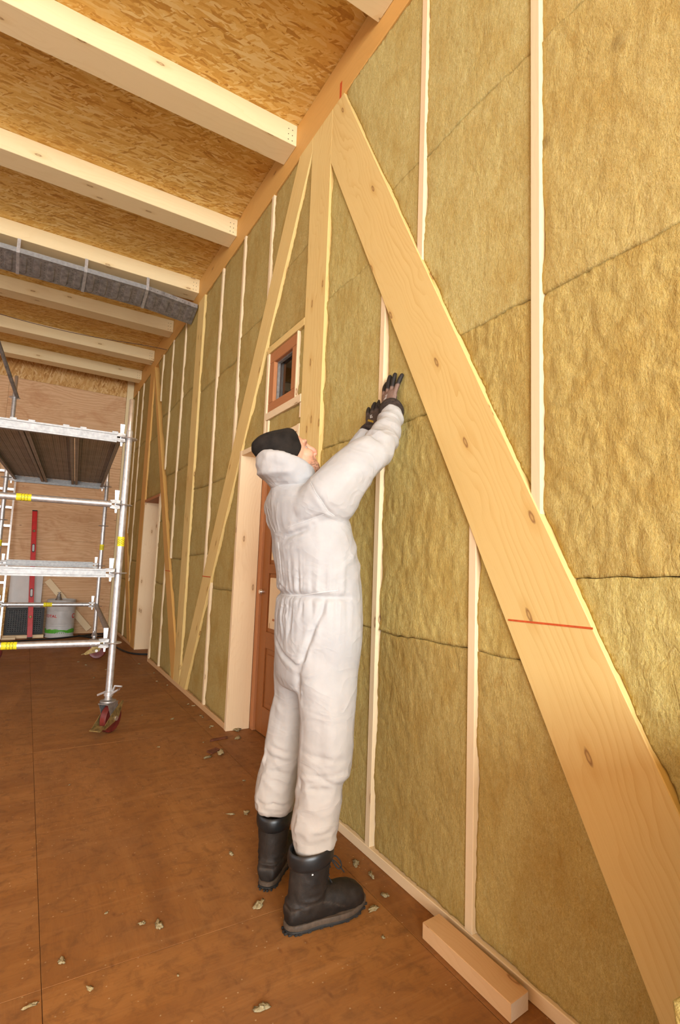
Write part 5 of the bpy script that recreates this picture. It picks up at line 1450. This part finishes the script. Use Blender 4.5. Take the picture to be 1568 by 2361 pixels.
# ---- gloves
def make_glove(name, base, axis, normal, side, curls, label, cuff_pts, K=1.0, back=(0.205, 0.128, 0.098)):
    """axis: along the fingers, normal: out of the palm (towards the wall), side: +1 when the thumb lies on +lateral"""
    A = Vector(axis).normalized(); N = Vector(normal); N = (N - A * N.dot(A)).normalized(); L = A.cross(N) ; B = Vector(base)
    T = lambda a, l, n_: B + A * (a * K) + L * (l * side * K) + N * (n_ * K)
    bm = bmesh.new()
    prof = [(-0.02, 0.033, 0.021, 0), (0.01, 0.034, 0.019, 0), (0.04, 0.043, 0.019, 0.002), (0.07, 0.047, 0.017, 0.002), (0.092, 0.045, 0.014, 0.0), (0.10, 0.038, 0.010, 0.0)]
    add_loft(bm, [[T(a, w * math.copysign(abs(math.cos(t)) ** 0.75, math.cos(t)), c + h * math.sin(t)) for t in [2 * math.pi * k / 24 for k in range(24)]] for a, w, h, c in prof])
    tips = []
    for (l0, ln, sp, r), cv in zip(((0.034, 0.072, 0.16, 0.0116), (0.012, 0.080, 0.04, 0.0120), (-0.012, 0.074, -0.08, 0.0116), (-0.035, 0.062, -0.26, 0.0106)), curls):
        pts = []; a, n_, ph = 0.078, 0.0, 0.0; l = l0
        pts.append(T(a, l, n_))
        for q in range(3):
            seg_ = (0.02 + ln * 0.42, ln * 0.30, ln * 0.28)[q]
            ph += cv[q]
            a += seg_ * math.cos(ph) * math.cos(sp + cv[3]); l += seg_ * math.cos(ph) * math.sin(sp + cv[3]); n_ += seg_ * math.sin(ph)
            pts.append(T(a, l, n_))
        add_tube(bm, spline(pts, 4), list(np.interp(np.linspace(0, 3, 13), [0, 1, 2, 3], [r * 1.06, r * 1.04, r, r * 0.86])), 14)
        add_ellip(bm, pts[-1], (r * 0.86,) * 3, None, 2); tips.append(pts)
    th = [T(0.012, 0.026, 0.004), T(0.038, 0.050, 0.008), T(0.058, 0.068, 0.010), T(0.072, 0.084, 0.008)]
    add_tube(bm, spline(th, 4), list(np.interp(np.linspace(0, 3, 13), [0, 1, 2, 3], [0.018, 0.0155, 0.0125, 0.011])), 14); add_ellip(bm, th[-1], (0.011,) * 3, None, 2)
    me = remesh(bm, 0.0030, 4)
    co, no = arrays(me)
    put_co(me, co + no * (0.0007 * fbm(co * 60, 2, 23))[:, None])
    rel = co - np.array(B); a_, n_ = rel @ np.array(A) / K, rel @ np.array(N) / K
    taupe = np.array(back); blk = np.array([0.020, 0.016, 0.014])
    dk = np.maximum(sstep(a_, 0.112, 0.119), sstep(n_, 0.004, 0.007))
    th_d = np.min([seg_dist(co, th[i][:], th[i + 1][:])[0] for i in (1, 2)], axis=0); dk = np.maximum(dk, th_d < 0.0165)
    rgb = taupe * (1 - dk[:, None]) + blk * dk[:, None]
    set_cols(me, rgb)
    g = skin_obj(name, me, M['glove'], pr); g['label'] = label
    bm = bmesh.new(); cp = spline(cuff_pts[0], 4); add_tube(bm, cp, list(np.interp(np.linspace(0, 1, len(cp)), np.linspace(0, 1, len(cuff_pts[1])), cuff_pts[1])), 28)
    bmesh.ops.subdivide_edges(bm, edges=list(bm.edges), cuts=1)
    obj_bm('knit_cuff', bm, M['knit'], g, True, 60)
    # print on the back of the hand: rows of small letter-like bars
    tg = bvh_of(me)
    def pr_bar(a0, l0, a1, l1, w, mat, nm):
        bmq = bmesh.new(); q0, q1 = T(a0, l0, -0.06), T(a1, l1, -0.06)
        dv = (q1 - q0).normalized(); sv = N.cross(dv).normalized() * w
        pts = []
        for p in (q0 - sv, q1 - sv, q1 + sv, q0 + sv):
            h = tg.ray_cast(p, N)
            if h[0] is None: bmq.free(); return
            pts.append(h[0] + h[1] * 0.0006)
        bmq.faces.new([bmq.verts.new(p) for p in pts]); obj_bm(nm, bmq, mat, g, False)
    for k in range(7): pr_bar(0.030 + 0.0035 * k, 0.022 - 0.006 * k, 0.042 + 0.0035 * k, 0.020 - 0.006 * k, 0.0019, M['goldprint'], 'yellow_lettering')
    for k in range(4): pr_bar(0.062 + 0.003 * (k % 2), 0.012 - 0.0045 * k, 0.069 + 0.002 * k, 0.011 - 0.0045 * k, 0.0013, M['white'], 'white_emblem')
    for k in range(3): pr_bar(0.076, 0.004 - 0.0045 * k, 0.083, 0.003 - 0.0045 * k, 0.0012, M['white'], 'white_emblem')
    return g
make_glove('glove', (1.344, 1.856, 1.936), (0.022, 0.010, 0.16), (1, 0.0, 0.0), 1, ((0.10, 0.15, 0.15, 0.08), (0.02, 0.05, 0.08, 0.02), (0.0, 0.04, 0.06, -0.02), (0.05, 0.05, 0.10, -0.10)),
           'taupe glove with black coated fingers spread on the wool', ([(1.296, 1.763, 1.898), (1.318, 1.790, 1.930), (1.338, 1.820, 1.958)], [0.050, 0.056, 0.047]), 1.12)
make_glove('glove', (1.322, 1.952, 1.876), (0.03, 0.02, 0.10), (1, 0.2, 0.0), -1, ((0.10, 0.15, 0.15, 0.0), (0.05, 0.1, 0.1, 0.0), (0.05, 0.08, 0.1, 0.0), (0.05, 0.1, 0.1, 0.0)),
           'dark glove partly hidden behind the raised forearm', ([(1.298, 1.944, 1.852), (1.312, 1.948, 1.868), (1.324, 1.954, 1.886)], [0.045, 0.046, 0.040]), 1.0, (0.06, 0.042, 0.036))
